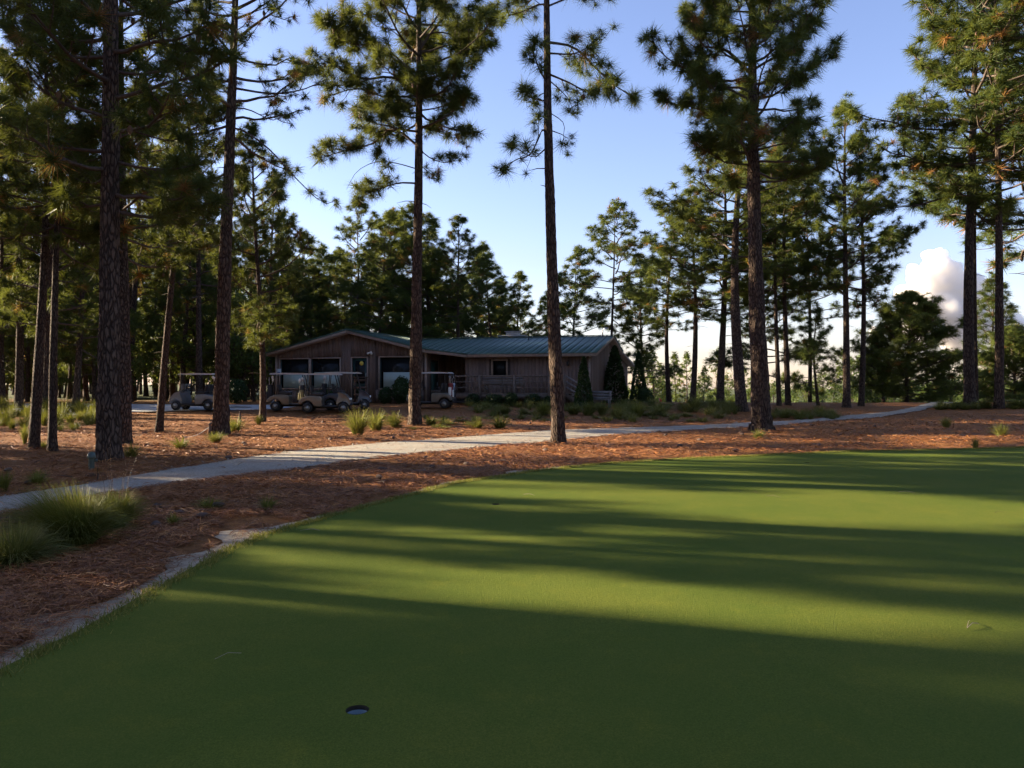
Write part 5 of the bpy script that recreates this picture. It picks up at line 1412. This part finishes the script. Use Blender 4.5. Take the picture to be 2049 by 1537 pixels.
# ------------------------------------------------------------------ small things
def rack():
    p = O_ + UV * lx(750) + VV * -1.7
    t = thing('wooden_rack', 'brown wooden rack with cross boards between the carts and the gable window', 'rack', (p.x, p.y, zt1(p.x, p.y)), BROT)
    for s_ in (-1, 1):
        g = Geo(); g.box((s_ * 0.36, 0, 0.75), (0.1, 0.1, 1.55)); link('post', g.mesh('post'), M['darkwood'], t)
    for z in (0.55, 0.95, 1.38):
        g = Geo(); g.box((0, -0.065, z), (0.84, 0.03, 0.13)); link('board', g.mesh('board'), M['darkwood'], t)
    g = Geo(); g.box((0, 0, 1.55), (0.95, 0.3, 0.04)); link('top_board', g.mesh('top_board'), M['darkwood'], t)
rack()
# stakes with a rope, by the tall drooping pine
def stake(label, px, py, top):
    X, Y = hit(px, py); h = (py - top) / F_PX * Y
    t = thing('rope_stake', label, 'stake', (X, Y, zt1(X, Y)), 0.3, 'short wooden stakes'); g = Geo(); w = 0.075
    g.box((0, 0, h / 2 - 0.05), (w, w, h + 0.1)); link('post', g.mesh('post'), M['darkwood'], t)
    g = Geo(); g.box((0, 0, h + 0.012), (w + 0.012, w + 0.012, 0.03)); link('cap', g.mesh('cap'), M['darkwood'], t)
    return Vector((X, Y, zt1(X, Y) + h - 0.05))
s1 = stake('short stake holding a slack rope, just left of the tall drooping pine', 420, 875, 850)
stake('short stake between the tall drooping pine and the clubhouse pine', 480.5, 849, 825)
xr_, yr_ = hit(366, 877); end = Vector((xr_, yr_, zt1(xr_, yr_) + 0.03))
g = Geo(); g.tube([tuple(s1.lerp(end, t) - Vector((0, 0, 0.10 * math.sin(math.pi * t)))) for t in np.linspace(0, 1, 9)], 0.010, 5)
link('rope', g.mesh('rope', True), M['concrete'], None, label='pale rope sagging from the short stake to the ground', category='rope')
# small boxes on the stout pine
XB, YB_ = hit(1485, 824)
for i, (px, py, lab) in enumerate([(1473.5, 739, 'small dark box fixed to the stout pine, upper one'), (1471.5, 755, 'small dark box fixed to the stout pine, lower one')]):
    w = at(px, py, YB_); t = thing('bird_box', lab, 'bird box', tuple(w), 0.2, 'small boxes on the stout pine')
    g = Geo(); g.box((0, 0, 0), (0.15, 0.13, 0.15)); g.tube([(-0.0, -0.066, 0.01), (0, -0.07, 0.01)], 0.022, 10, True); link('box', g.mesh('box'), M['darkwood'], t)
    g = Geo(); g.box((0, -0.01, 0.085), (0.19, 0.18, 0.02), Matrix.Rotation(0.15, 3, 'X')); link('lid', g.mesh('lid'), M['darkwood'], t)
    g = Geo(); g.box((0.14, 0, 0.0), (0.14, 0.05, 0.04)); link('bracket', g.mesh('bracket'), M['darkwood'], t)
XS, YS = hit(1503, 866); t = thing('tree_stump', 'short dark broken stump at the left foot of the stout pine by the path', 'stump', (XS, YS, zt1(XS, YS)), 0.5)
g = Geo(); a_ = np.arange(14) * 2 * math.pi / 14; rs = random.Random(8); rows = []
for z_, r_s in ((-0.05, 0.13), (0.04, 0.11), (0.16, 0.095), (0.27, 0.085)):
    rows.append([(r_s * math.cos(x) * rs.uniform(0.85, 1.15), r_s * math.sin(x) * rs.uniform(0.85, 1.15), z_ + (rs.uniform(-0.06, 0.05) if z_ > 0.2 else 0)) for x in a_])
g.add([p_ for r_s in rows for p_ in r_s], None, [(i * 14 + j, i * 14 + (j + 1) % 14, (i + 1) * 14 + (j + 1) % 14, (i + 1) * 14 + j) for i in range(3) for j in range(14)]); link('bark', g.mesh('bark', True), M['bark'], t)
g = Geo(); g.add([(0, 0, 0.2)] + rows[3], [(0, j + 1, (j + 1) % 14 + 1) for j in range(14)]); link('broken_top', g.mesh('broken_top'), M['limb'], t)
# dull green standpipe by the thick dark pine
X, Y = hit(183, 942)
t = thing('water_standpipe', 'small dull green standpipe beside the thick dark pine', 'standpipe', (X, Y, zt1(X, Y)), 0.4)
M['pipegreen'] = plain('dull_green_paint', (0.05, 0.075, 0.06), 0.5, 0, 0.3, 9)
g = Geo(); g.tube([(0, 0, 0), (0, 0, 0.24)], 0.05, 10); link('pipe', g.mesh('pipe'), M['pipegreen'], t)
g = Geo(); g.tube([(0, 0, 0.22), (0, 0, 0.25), (0, 0, 0.31), (0, 0, 0.34)], [0.075, 0.075, 0.06, 0.02], 10, True); link('cap', g.mesh('cap'), M['pipegreen'], t)
g = Geo(); g.tube([(0.04, 0, 0.18), (0.1, 0, 0.18)], 0.028, 8, True); link('outlet', g.mesh('outlet'), M['pipegreen'], t)
# red flag far off
X = (1319 - CX) / F_PX * 60; t = thing('flag', 'tiny red flag beyond the bank, right of the clubhouse', 'flag', (X, 60, zt1(X, 60)), 0)
zf = EYE + (CY - 798) / F_PX * 60 - zt1(X, 60)
g = Geo(); g.tube([(0, 0, 0), (0, 0, zf + 0.1)], 0.012, 5); link('pole', g.mesh('pole'), M['white'], t)
g = Geo(); g.add([(0, 0, zf + 0.08), (0.2, 0.05, zf - 0.1), (0.16, 0.05, zf - 0.38), (0, 0, zf - 0.28)], None, [(0, 1, 2, 3)]); g.add([(0, 0.006, zf + 0.08), (0.2, 0.056, zf - 0.1), (0.16, 0.056, zf - 0.38), (0, 0.006, zf - 0.28)], None, [(3, 2, 1, 0)]); link('cloth', g.mesh('cloth'), M['red'], t)
# parking wheel stop
X, Y = hit(482, 817); t = thing('wheel_stop', 'low concrete wheel stop on the parking strip', 'wheel stop', (X, Y, zt1(X, Y) + 0.03), 0.04)
g = Geo(); g.prism([(-0.55, 0), (0.55, 0), (0.5, 0.11), (-0.5, 0.11)], -0.08, 0.08); bevel(link('kerb', g.mesh('kerb'), M['concrete'], t), 0.02)
# cups in the green
M['liner'] = plain('white_cup_liner', (0.13, 0.20, 0.22), 0.4, 0, 0.05)
M['soil'] = plain('cut_soil', (0.035, 0.028, 0.018), 0.95, 0, 0.3, 40)
for (cx, cy), lab in zip(cups, ('nearest cup in the green, its pale liner showing', 'cup in the middle of the green, left of the long shade bands', 'far dark cup near the back edge of the green')):
    t = thing('golf_cup', lab, 'cup', (cx, cy, green_z(cx, cy)), 0)
    g = Geo(); g.tube([(0, 0, 0.001), (0, 0, -0.022)], CUP_R + 0.001, 24); link('soil_rim', g.mesh('soil_rim', True), M['soil'], t)
    g = Geo(); g.tube([(0, 0, -0.020), (0, 0, -0.022), (0, 0, -0.12), (0, 0, -0.1201)], [CUP_R + 0.003, CUP_R - 0.001, CUP_R - 0.002, 0.001], 24); link('liner', g.mesh('liner', True), M['liner'], t)
# fallen pine needles and bits on the green
for i, (px, py, a, n, lab) in enumerate([(1935, 1268, 0.7, 3, 'bundle of fallen pine needles on the right of the green'), (1516, 992, 1.8, 1, 'fallen twig in the lit band, left one'), (1562, 1000, 1.9, 1, 'fallen twig in the lit band, right one'),
                                         (1070, 996, 2.8, 1, 'pale needle near the middle cup'), (1990, 1032, 0.6, 1, 'dark needle in the lit band near the right edge'), (1830, 990, 2.6, 1, 'pale chip in the shade near the lit band'),
                                         (640, 1068, 2.9, 2, 'needles near the left edge of the green'), (430, 1330, 0.9, 1, 'pale needle in the dark front of the green')]):
    X, Y = hit(px, py); g = Geo(); rr = random.Random(i)
    for k in range(n):
        an = a + rr.uniform(-0.4, 0.4); l = rr.uniform(0.14, 0.22)
        d_ = np.array([math.cos(an), math.sin(an), 0.0])
        g.tube([(0, 0, 0.012), tuple(d_ * l * 0.5 + (0, 0, 0.03)), tuple(d_ * l + (0, 0, 0.010))], 0.0014, 4)
    link('fallen_needles', g.mesh('fallen_needles', True), M['darkwood'] if i in (1, 2, 4) else M['fascia'], None, (X, Y, green_z(X, Y)), 0.0, label=lab, category='needles', group='fallen needles on the green')

# ------------------------------------------------------------------ wire grass
def grass_mesh(seed, n, h, spread, w, lean=(0, 0), heads=0):
    rng = np.random.default_rng(seed); g = Geo(); K = 5
    a = rng.random(n) * 6.28; r0 = spread * 0.22 * np.sqrt(rng.random(n)); ln = h * rng.uniform(0.55, 1.15, n); out = rng.random(n) ** 0.7 * spread
    az = a + rng.normal(0, 0.5, n)
    t = np.linspace(0, 1, K)[None, :]
    bend = out[:, None] * t ** 1.8
    x = (r0 * np.cos(a))[:, None] + bend * np.cos(az)[:, None] + lean[0] * t ** 1.6 * ln[:, None]
    y = (r0 * np.sin(a))[:, None] + bend * np.sin(az)[:, None] + lean[1] * t ** 1.6 * ln[:, None]
    drop = (out / (h + 0.01))[:, None] ** 2 * 0.55
    z = ln[:, None] * (t - drop * t ** 3) - 0.03
    c = np.stack([x, y, np.maximum(z, 0.015 * t - 0.03)], -1)
    sd_ = np.stack([-np.sin(az), np.cos(az), np.zeros(n)], 1) + rng.normal(0, 0.3, (n, 3))
    sd_ /= np.linalg.norm(sd_, axis=1)[:, None]
    wd = w * np.array([1, 1, 0.85, 0.6, 0.12])[None, :, None] * rng.uniform(0.7, 1.3, n)[:, None, None]
    v = np.stack([c - sd_[:, None, :] * wd / 2, c + sd_[:, None, :] * wd / 2], 2).reshape(-1, 3)
    b = np.arange(n)[:, None] * (2 * K) + 2 * np.arange(K - 1)[None, :]
    q = np.stack([b, b + 1, b + 3, b + 2], -1).reshape(-1, 4)
    tint = np.repeat(np.clip(rng.beta(2, 2.5, n), 0, 1), 2 * K)
    g.add(v, None, q, tint)
    return g.mesh('blades', False, True)
GR = [grass_mesh(41, 420, 0.62, 0.5, 0.011), grass_mesh(42, 360, 0.5, 0.55, 0.011), grass_mesh(43, 300, 0.7, 0.35, 0.012), grass_mesh(44, 200, 0.35, 0.35, 0.011)]
stk = Geo()
for k in range(7):
    rr = random.Random(k + 90); a = rr.random() * 6.28; stk.tube([(0.05 * math.cos(a), 0.05 * math.sin(a), 0), (0.12 * math.cos(a), 0.12 * math.sin(a), 0.5), (0.22 * math.cos(a), 0.22 * math.sin(a), rr.uniform(0.75, 1.0))], [0.0025, 0.002, 0.0015], 4)
STALK = stk.mesh('stalks')
def clump(label, px, py, wpx, hpx, k, mat='grass', group='wire grass clumps', Y=None, stalks=False, big=None):
    if Y is None: X, Y = hit(px, py)
    else: X = (px - CX) / F_PX * Y
    e = thing('grass_clump', label, 'grass', (X, Y, zt1(X, Y) + 0.01), rnd.uniform(0, 6) if big is None else 0.0, group)
    if big is None:
        base = [(1.05, 0.6), (1.1, 0.45), (0.85, 0.7), (0.75, 0.33)][k]
        e.scale = (wpx / F_PX * Y / base[0],) * 2 + (hpx / F_PX * Y / base[1],)
        me = GR[k] if mat == 'grass' else GR2[k]
    else: me = big
    link('blades', me, M[mat], e, kind='stuff')
    if stalks: link('stalks', STALK, M['straw'], e, kind='stuff')
    return e
GR2 = [m_.copy() for m_ in GR]
big1 = grass_mesh(51, 3800, 0.60, 0.66, 0.0055, (-0.30, 0))
big2 = grass_mesh(52, 1800, 0.42, 0.5, 0.0055, (0.0, 0)); big3 = grass_mesh(53, 1300, 0.42, 0.40, 0.006)
clump('large bright wire grass clump left of the green', 150, 1100, 0, 0, 0, big=big1, mat='grass_green')
clump('pale wire grass tussock at the left edge, before the large clump', 28, 1142, 0, 0, 0, big=big2)
clump('dark grass clump behind the large bright one', 232, 1058, 0, 0, 0, big=big3, mat='grass_green', stalks=True)
clump('dark grass clump at the back of the large bright one, by the gravel path', 196, 1062, 0, 0, 0, big=big3, mat='grass_green')
LIST = [('golden grass clump lit by the sun, left of the front pine', 716, 872, 70, 46, 0, 'grass'), ('green grass clump right of the golden one', 752, 862, 60, 34, 1, 'grass_green'), ('thin green tuft left of the front pine foot', 790, 856, 45, 26, 1, 'grass_green'),
        ('low tuft on the straw mound right of the front pine', 862, 852, 50, 16, 3, 'grass_green'), ('grey green tuft in the middle of the straw mound', 955, 858, 48, 18, 3, 'grass'), ('small tuft above the gravel path before the shrubs', 1000, 858, 55, 22, 1, 'grass_green'),
        ('bright grass tuft below the left deck bench', 1010, 832, 40, 20, 0, 'grass'), ('tuft between the two bright ones before the deck', 1046, 832, 30, 16, 1, 'grass'), ('bright grass tuft just left of the slim middle trunk', 1088, 834, 46, 28, 0, 'grass_green'),
        ('grass tuft just right of the slim middle trunk', 1148, 832, 44, 22, 0, 'grass'), ('grass tuft before the broad cone-shaped evergreen', 1180, 832, 46, 24, 2, 'grass'), ('leaning pale tuft right of the cone-shaped evergreen', 1205, 832, 40, 26, 0, 'grass'),
        ('brown grass tuft below the stairs bench', 1235, 840, 50, 26, 1, 'grass'), ('grass tuft below the pointed evergreen', 1275, 836, 56, 28, 0, 'grass_green'), ('grass tuft right of the pointed evergreen', 1320, 832, 50, 24, 1, 'grass'),
        ('tall grass tuft at the foot of the pine with one lit side', 1388, 824, 50, 28, 0, 'grass'), ('grass tuft left of the pine next to the boxes pine', 1432, 824, 44, 22, 1, 'grass'), ('grass tuft at the foot of the stout pine with boxes', 1462, 824, 36, 18, 0, 'grass'),
        ('low grass left of the path bend', 1600, 838, 60, 16, 3, 'grass_green'), ('low grass further left of the path bend', 1570, 838, 50, 18, 1, 'grass'), ('green grass on the bank at the path bend', 1640, 832, 50, 18, 1, 'grass_green'),
        ('round tuft alone on the straw of the right bank', 1893, 858, 30, 20, 0, 'grass'), ('pale tuft on the straw near the right edge', 2003, 875, 44, 26, 3, 'grass'), ('thin tuft at the back edge of the green near the right', 1952, 899, 26, 22, 3, 'grass'),
        ('golden grass left of the lit pine on the bank', 1915, 818, 44, 14, 1, 'grass'), ('golden grass between the pines of the bank', 1970, 818, 50, 18, 0, 'grass'), ('golden grass at the right edge of the bank', 2036, 818, 50, 18, 0, 'grass'), ('golden grass at the path crest', 1880, 820, 40, 10, 1, 'grass'),
        ('yellow tuft right of the thick dark pine', 362, 900, 50, 22, 3, 'grass'), ('tuft at the foot of the tall drooping pine', 432, 888, 44, 20, 0, 'grass'), ('green tuft right of the tall drooping pine', 470, 866, 50, 26, 1, 'grass_green'), ('bright tuft at the foot of the clubhouse pine', 518, 852, 24, 18, 2, 'grass_green'),
        ('green tuft at the foot of the thick dark pine', 262, 918, 50, 26, 1, 'grass_green'), ('dark tuft at the left edge above the path', 8, 985, 40, 36, 2, 'grass_green'), ('dark low tuft above the path on the left', 75, 972, 50, 26, 1, 'grass_green'),
        ('small tuft right of the lit grass clump, on dark straw', 420, 1022, 70, 22, 3, 'grass_green'), ('dark tuft on the straw between path and green', 345, 1055, 40, 24, 3, 'grass_green'), ('thin tuft on the straw near the green edge', 535, 1022, 50, 24, 3, 'grass_green'),
        ('yellow tuft at the foot of the stout pine by the path', 1518, 880, 40, 18, 3, 'grass'), ('young green tuft left of the pair of slim pines', 50, 890, 22, 34, 2, 'grass_green'), ('tuft between the pair of slim pines', 88, 900, 30, 16, 1, 'grass')]
for lab, px, py, w, h, k, mt in LIST: clump(lab, px, py, w * 1.35, h * 1.2, k, mt)
def turf_mass(name, label, spots, mat):
    """grass nobody could count: many tufts as ONE object"""
    vs_, qs, ts, n = [], [], [], 0
    data = []
    for m_ in GR:
        v = np.empty(len(m_.vertices) * 3, np.float32); m_.vertices.foreach_get('co', v)
        q = np.empty(len(m_.loops), np.int32); m_.loops.foreach_get('vertex_index', q)
        a = np.empty(len(m_.vertices), np.float32); m_.attributes['tint'].data.foreach_get('value', a); data.append((v.reshape(-1, 3), q.reshape(-1, 4), a))
    for px, py, w, h in spots:
        X, Y = hit(px, py); k = rnd.choice((0, 1, 1, 2, 3)); v, q, a = data[k]; base = [(1.05, 0.6), (1.1, 0.45), (0.85, 0.7), (0.75, 0.33)][k]
        sub = rnd.sample(range(len(q) // 4), int(len(q) // 4 * 0.6)); qq = q.reshape(-1, 4, 4)[sub]; used = qq[:, :, :].reshape(-1, 4)
        sx = w / F_PX * Y / base[0]; sz_ = h / F_PX * Y / base[1]; t_ = rnd.uniform(0, 6.28); c_, s_ = math.cos(t_), math.sin(t_)
        vv = np.stack([(v[:, 0] * c_ - v[:, 1] * s_) * sx + X, (v[:, 0] * s_ + v[:, 1] * c_) * sx + Y, v[:, 2] * sz_ + zt1(X, Y)], 1)
        ids, inv = np.unique(used, return_inverse=True)
        vs_.append(vv[ids]); qs.append(inv.reshape(-1, 4) + n); ts.append(np.clip(a[ids] + rnd.uniform(-0.15, 0.2), 0, 1)); n += len(ids)
    link(name, mesh_np(name, np.vstack(vs_), None, np.vstack(qs), False, np.concatenate(ts)), M[mat], label=label, category='grass', kind='stuff')
turf_mass('wood_edge_grass', 'tall yellow green grass along the edge of the left wood', [(rnd.uniform(-20, 215), rnd.uniform(824, 868), rnd.uniform(30, 60), rnd.uniform(16, 38)) for _ in range(64)], 'grass_green')
turf_mass('rough_grass', 'rough dull grass before the deck and along the right bank', [(rnd.uniform(930, 1480), 813 + 34 * rnd.random() ** 1.4, rnd.uniform(30, 70), rnd.uniform(8, 22)) for _ in range(120)]
          + [(rnd.uniform(740, 960), rnd.uniform(838, 860), rnd.uniform(25, 60), rnd.uniform(6, 14)) for _ in range(26)] + [(rnd.uniform(1540, 1680), rnd.uniform(830, 840), rnd.uniform(25, 60), rnd.uniform(8, 18)) for _ in range(24)]
          + [(rnd.uniform(1880, 2060), rnd.uniform(814, 820), rnd.uniform(25, 60), rnd.uniform(8, 20)) for _ in range(30)], 'grass')
# pine seedling beside the path
X, Y = hit(195, 962); t = thing('pine_seedling', 'small pine seedling with a starry tuft of needles beside the gravel path', 'pine seedling', (X, Y, zt1(X, Y)), 0)
g = Geo(); g.tube([(0, 0, -0.03), (0.01, 0, 0.1), (0, 0, 0.2)], [0.012, 0.01, 0.008], 6); link('stem', g.mesh('stem'), M['limb'], t)
rng_ = np.random.default_rng(5); g = Geo(); place_tufts(g, [(0, 0, 0.2)], [(0, 0, 1.0)], [1.0], [0.97], [tuft_tpl(60, 0.17, 0.007, rng_)], rng_); link('needles', g.mesh('needles', False, True), M['needle_young'], t, kind='stuff')

# ------------------------------------------------------------------ pine straw lying on the ground, and small litter
def straw(name, label, n, seed, rmin, rmax, L, wk, lift):
    rng = np.random.default_rng(seed)
    u = rng.random(n); d = 1 / (1 / rmin + u * (1 / rmax - 1 / rmin)); az = rng.uniform(-0.64, 0.64, n)
    X = d * np.sin(az); Y = d * np.cos(az)
    cl = vnoise(X * 1.7 + 40, Y * 1.7) + 0.5 * vnoise(X * 5 + 9, Y * 5)
    ok = cl > 0.45
    gp = green_poly[::2]; pp = path_poly[::2]
    dg = dist_poly(X, Y, gp); ing = in_poly(X, Y, gp); dp = dist_poly(X, Y, pp); inp = in_poly(X, Y, pp)
    ok &= ~(ing & (dg > 0.015)) & ~(inp & ((dp > 0.10) & (rng.random(n) > 0.02)))
    ok &= ~(in_poly(X, Y, sand_poly[::2]) & (rng.random(n) > np.clip(dg * 1.1, 0.02, 0.3))) & ~in_poly(X, Y, park_poly)
    X, Y, d = X[ok], Y[ok], d[ok]; n = len(X); dgk = np.minimum(dg[ok], dp[ok])
    # height of the ground sheet underneath, read from its grid
    ix = np.clip(np.searchsorted(gx, X) - 1, 0, len(gx) - 2); iy = np.clip(np.searchsorted(gy, Y) - 1, 0, len(gy) - 2)
    fx = (X - gx[ix]) / (gx[ix + 1] - gx[ix]); fy_ = (Y - gy[iy]) / (gy[iy + 1] - gy[iy])
    Z = (GZ[ix, iy] * (1 - fx) + GZ[ix + 1, iy] * fx) * (1 - fy_) + (GZ[ix, iy + 1] * (1 - fx) + GZ[ix + 1, iy + 1] * fx) * fy_
    Z = np.maximum(Z, zt(X, Y) - 0.0)
    a = rng.random(n) * 6.28; e = rng.normal(0.05, 0.22, n); l = L * rng.uniform(0.5, 1.2, n)
    dv = np.stack([np.cos(a) * np.cos(e), np.sin(a) * np.cos(e), np.sin(e)], 1)
    c = np.stack([X, Y, Z + lift * rng.random(n) ** 1.5 * np.clip(dgk * 4, 0.3, 1) + 0.004], 1)
    w = (wk * (np.maximum(d, 5.0) / 6.0) ** 0.7 * rng.uniform(0.6, 1.4, n))[:, None]
    sv = np.stack([-np.sin(a), np.cos(a), rng.normal(0, 0.5, n)], 1)
    mid = c + np.array([0, 0, 1.0]) * (l * 0.10)[:, None]
    v = np.stack([c - dv * l[:, None] / 2, mid - sv * w / 2, mid + sv * w / 2, c + dv * l[:, None] / 2], 1).reshape(-1, 3)
    q = np.arange(n)[:, None] * 4 + np.array([[0, 1, 3, 2]])
    tint = np.repeat(np.clip(rng.beta(1.8, 1.8, n), 0, 1), 4)
    return link(name, mesh_np(name, v, None, q, False, tint), M['straw'], kind='stuff', label=label, category='pine straw')
straw('pine_straw', 'reddish brown pine straw covering the ground round the green', 560000, 61, 4.0, 44, 0.21, 0.0042, 0.05)

def fringe():
    """longer grass blades along the rim of the green"""
    rng = np.random.default_rng(77); n = 26000
    t = rng.random(n) * (len(edge) - 1.001); i = t.astype(int); f = (t - i)[:, None]
    p = edge[i] * (1 - f) + edge[i + 1] * f; off = rng.normal(-0.03, 0.05, n) + 0.06 * (vnoise(t * 0.5, 4.0) - 0.5); p = p + nrm[i] * off[:, None]
    ok = (p[:, 1] > 2.2) & (p[:, 0] < 16); p = p[ok]; n = len(p)
    z = zt(p[:, 0], p[:, 1]) + 0.012; h = rng.uniform(0.015, 0.05, n); a = rng.random(n) * 6.28; w = 0.004 + 0.0006 * p[:, 1]
    b = np.column_stack([p, z]); sd = np.stack([np.cos(a), np.sin(a), np.zeros(n)], 1) * (w / 2)[:, None]
    tip = b + np.stack([rng.normal(0, 0.015, n), rng.normal(0, 0.015, n), h], 1)
    v = np.stack([b - sd, b + sd, tip], 1).reshape(-1, 3)
    link('fringe_grass', mesh_np('fringe_grass', v, np.arange(3 * n).reshape(-1, 3), None, False, np.repeat(np.clip(rng.beta(2, 3, n) + 0.25, 0, 1), 3)), M['grass_green'], label='fringe of longer grass round the rim of the green', category='grass', kind='stuff')
fringe()
def stones():
    rng = np.random.default_rng(78); n = 14000
    d = 1 / (1 / 8.0 + rng.random(n) * (1 / 40 - 1 / 8.0)); az = rng.uniform(-0.64, 0.64, n); X = d * np.sin(az); Y = d * np.cos(az)
    pp = path_poly[::3]; ok = in_poly(X, Y, pp) | ((dist_poly(X, Y, pp) < 0.25) & (rng.random(n) < 0.5)); X, Y, d = X[ok], Y[ok], d[ok]; n = len(X)
    r = rng.uniform(0.008, 0.026, n) * np.maximum(1, d / 14); oc = np.array([(1, 0, 0), (0, 1, 0), (-1, 0, 0), (0, -1, 0), (0, 0, 0.8), (0, 0, -0.6)], float)
    v = oc[None] * r[:, None, None] * rng.uniform(0.6, 1.3, (n, 6, 1)) + np.stack([X, Y, zt(X, Y) + 0.022], 1)[:, None, :]
    f = np.array([(0, 1, 4), (1, 2, 4), (2, 3, 4), (3, 0, 4)]); t = (np.arange(n)[:, None, None] * 6 + f[None]).reshape(-1, 3)
    link('gravel_stones', mesh_np('gravel_stones', v.reshape(-1, 3), t), M['gravel'], label='loose pale stones on the gravel path', category='gravel', kind='stuff')
stones()

def litter():
    """fallen cones and twigs on the straw"""
    rng = np.random.default_rng(79); g = Geo(); k = 0
    while k < 240:
        d = 1 / (1 / 8.0 + rng.random() * (1 / 34 - 1 / 8.0)); az = rng.uniform(-0.62, 0.62); X, Y = d * math.sin(az), d * math.cos(az)
        if in_poly([X], [Y], green_poly[::3])[0] or in_poly([X], [Y], path_poly[::3])[0] or dist_poly([X], [Y], green_poly[::3])[0] < 0.7: continue
        k += 1; z = zt1(X, Y) + 0.03; a = rng.random() * 6.28; dv = np.array([math.cos(a), math.sin(a), rng.normal(0, 0.1)])
        if k % 3 == 0:
            c = np.array([X, Y, z + 0.02]); g.tube([c, c + dv * 0.04, c + dv * 0.11, c + dv * 0.17], [0.02, 0.045, 0.035, 0.006], 7)
        else:
            l = rng.uniform(0.12, 0.45); c = np.array([X, Y, z]); g.tube([c, c + dv * l * 0.5 + (0, 0, rng.uniform(0, 0.05)), c + dv * l + (rng.normal(0, 0.06), rng.normal(0, 0.06), 0.01)], [0.009, 0.007, 0.003], 4)
    link('fallen_litter', g.mesh('fallen_litter', True), M['darkwood'], label='fallen cones and twigs lying on the pine straw', category='litter', kind='stuff')
litter()
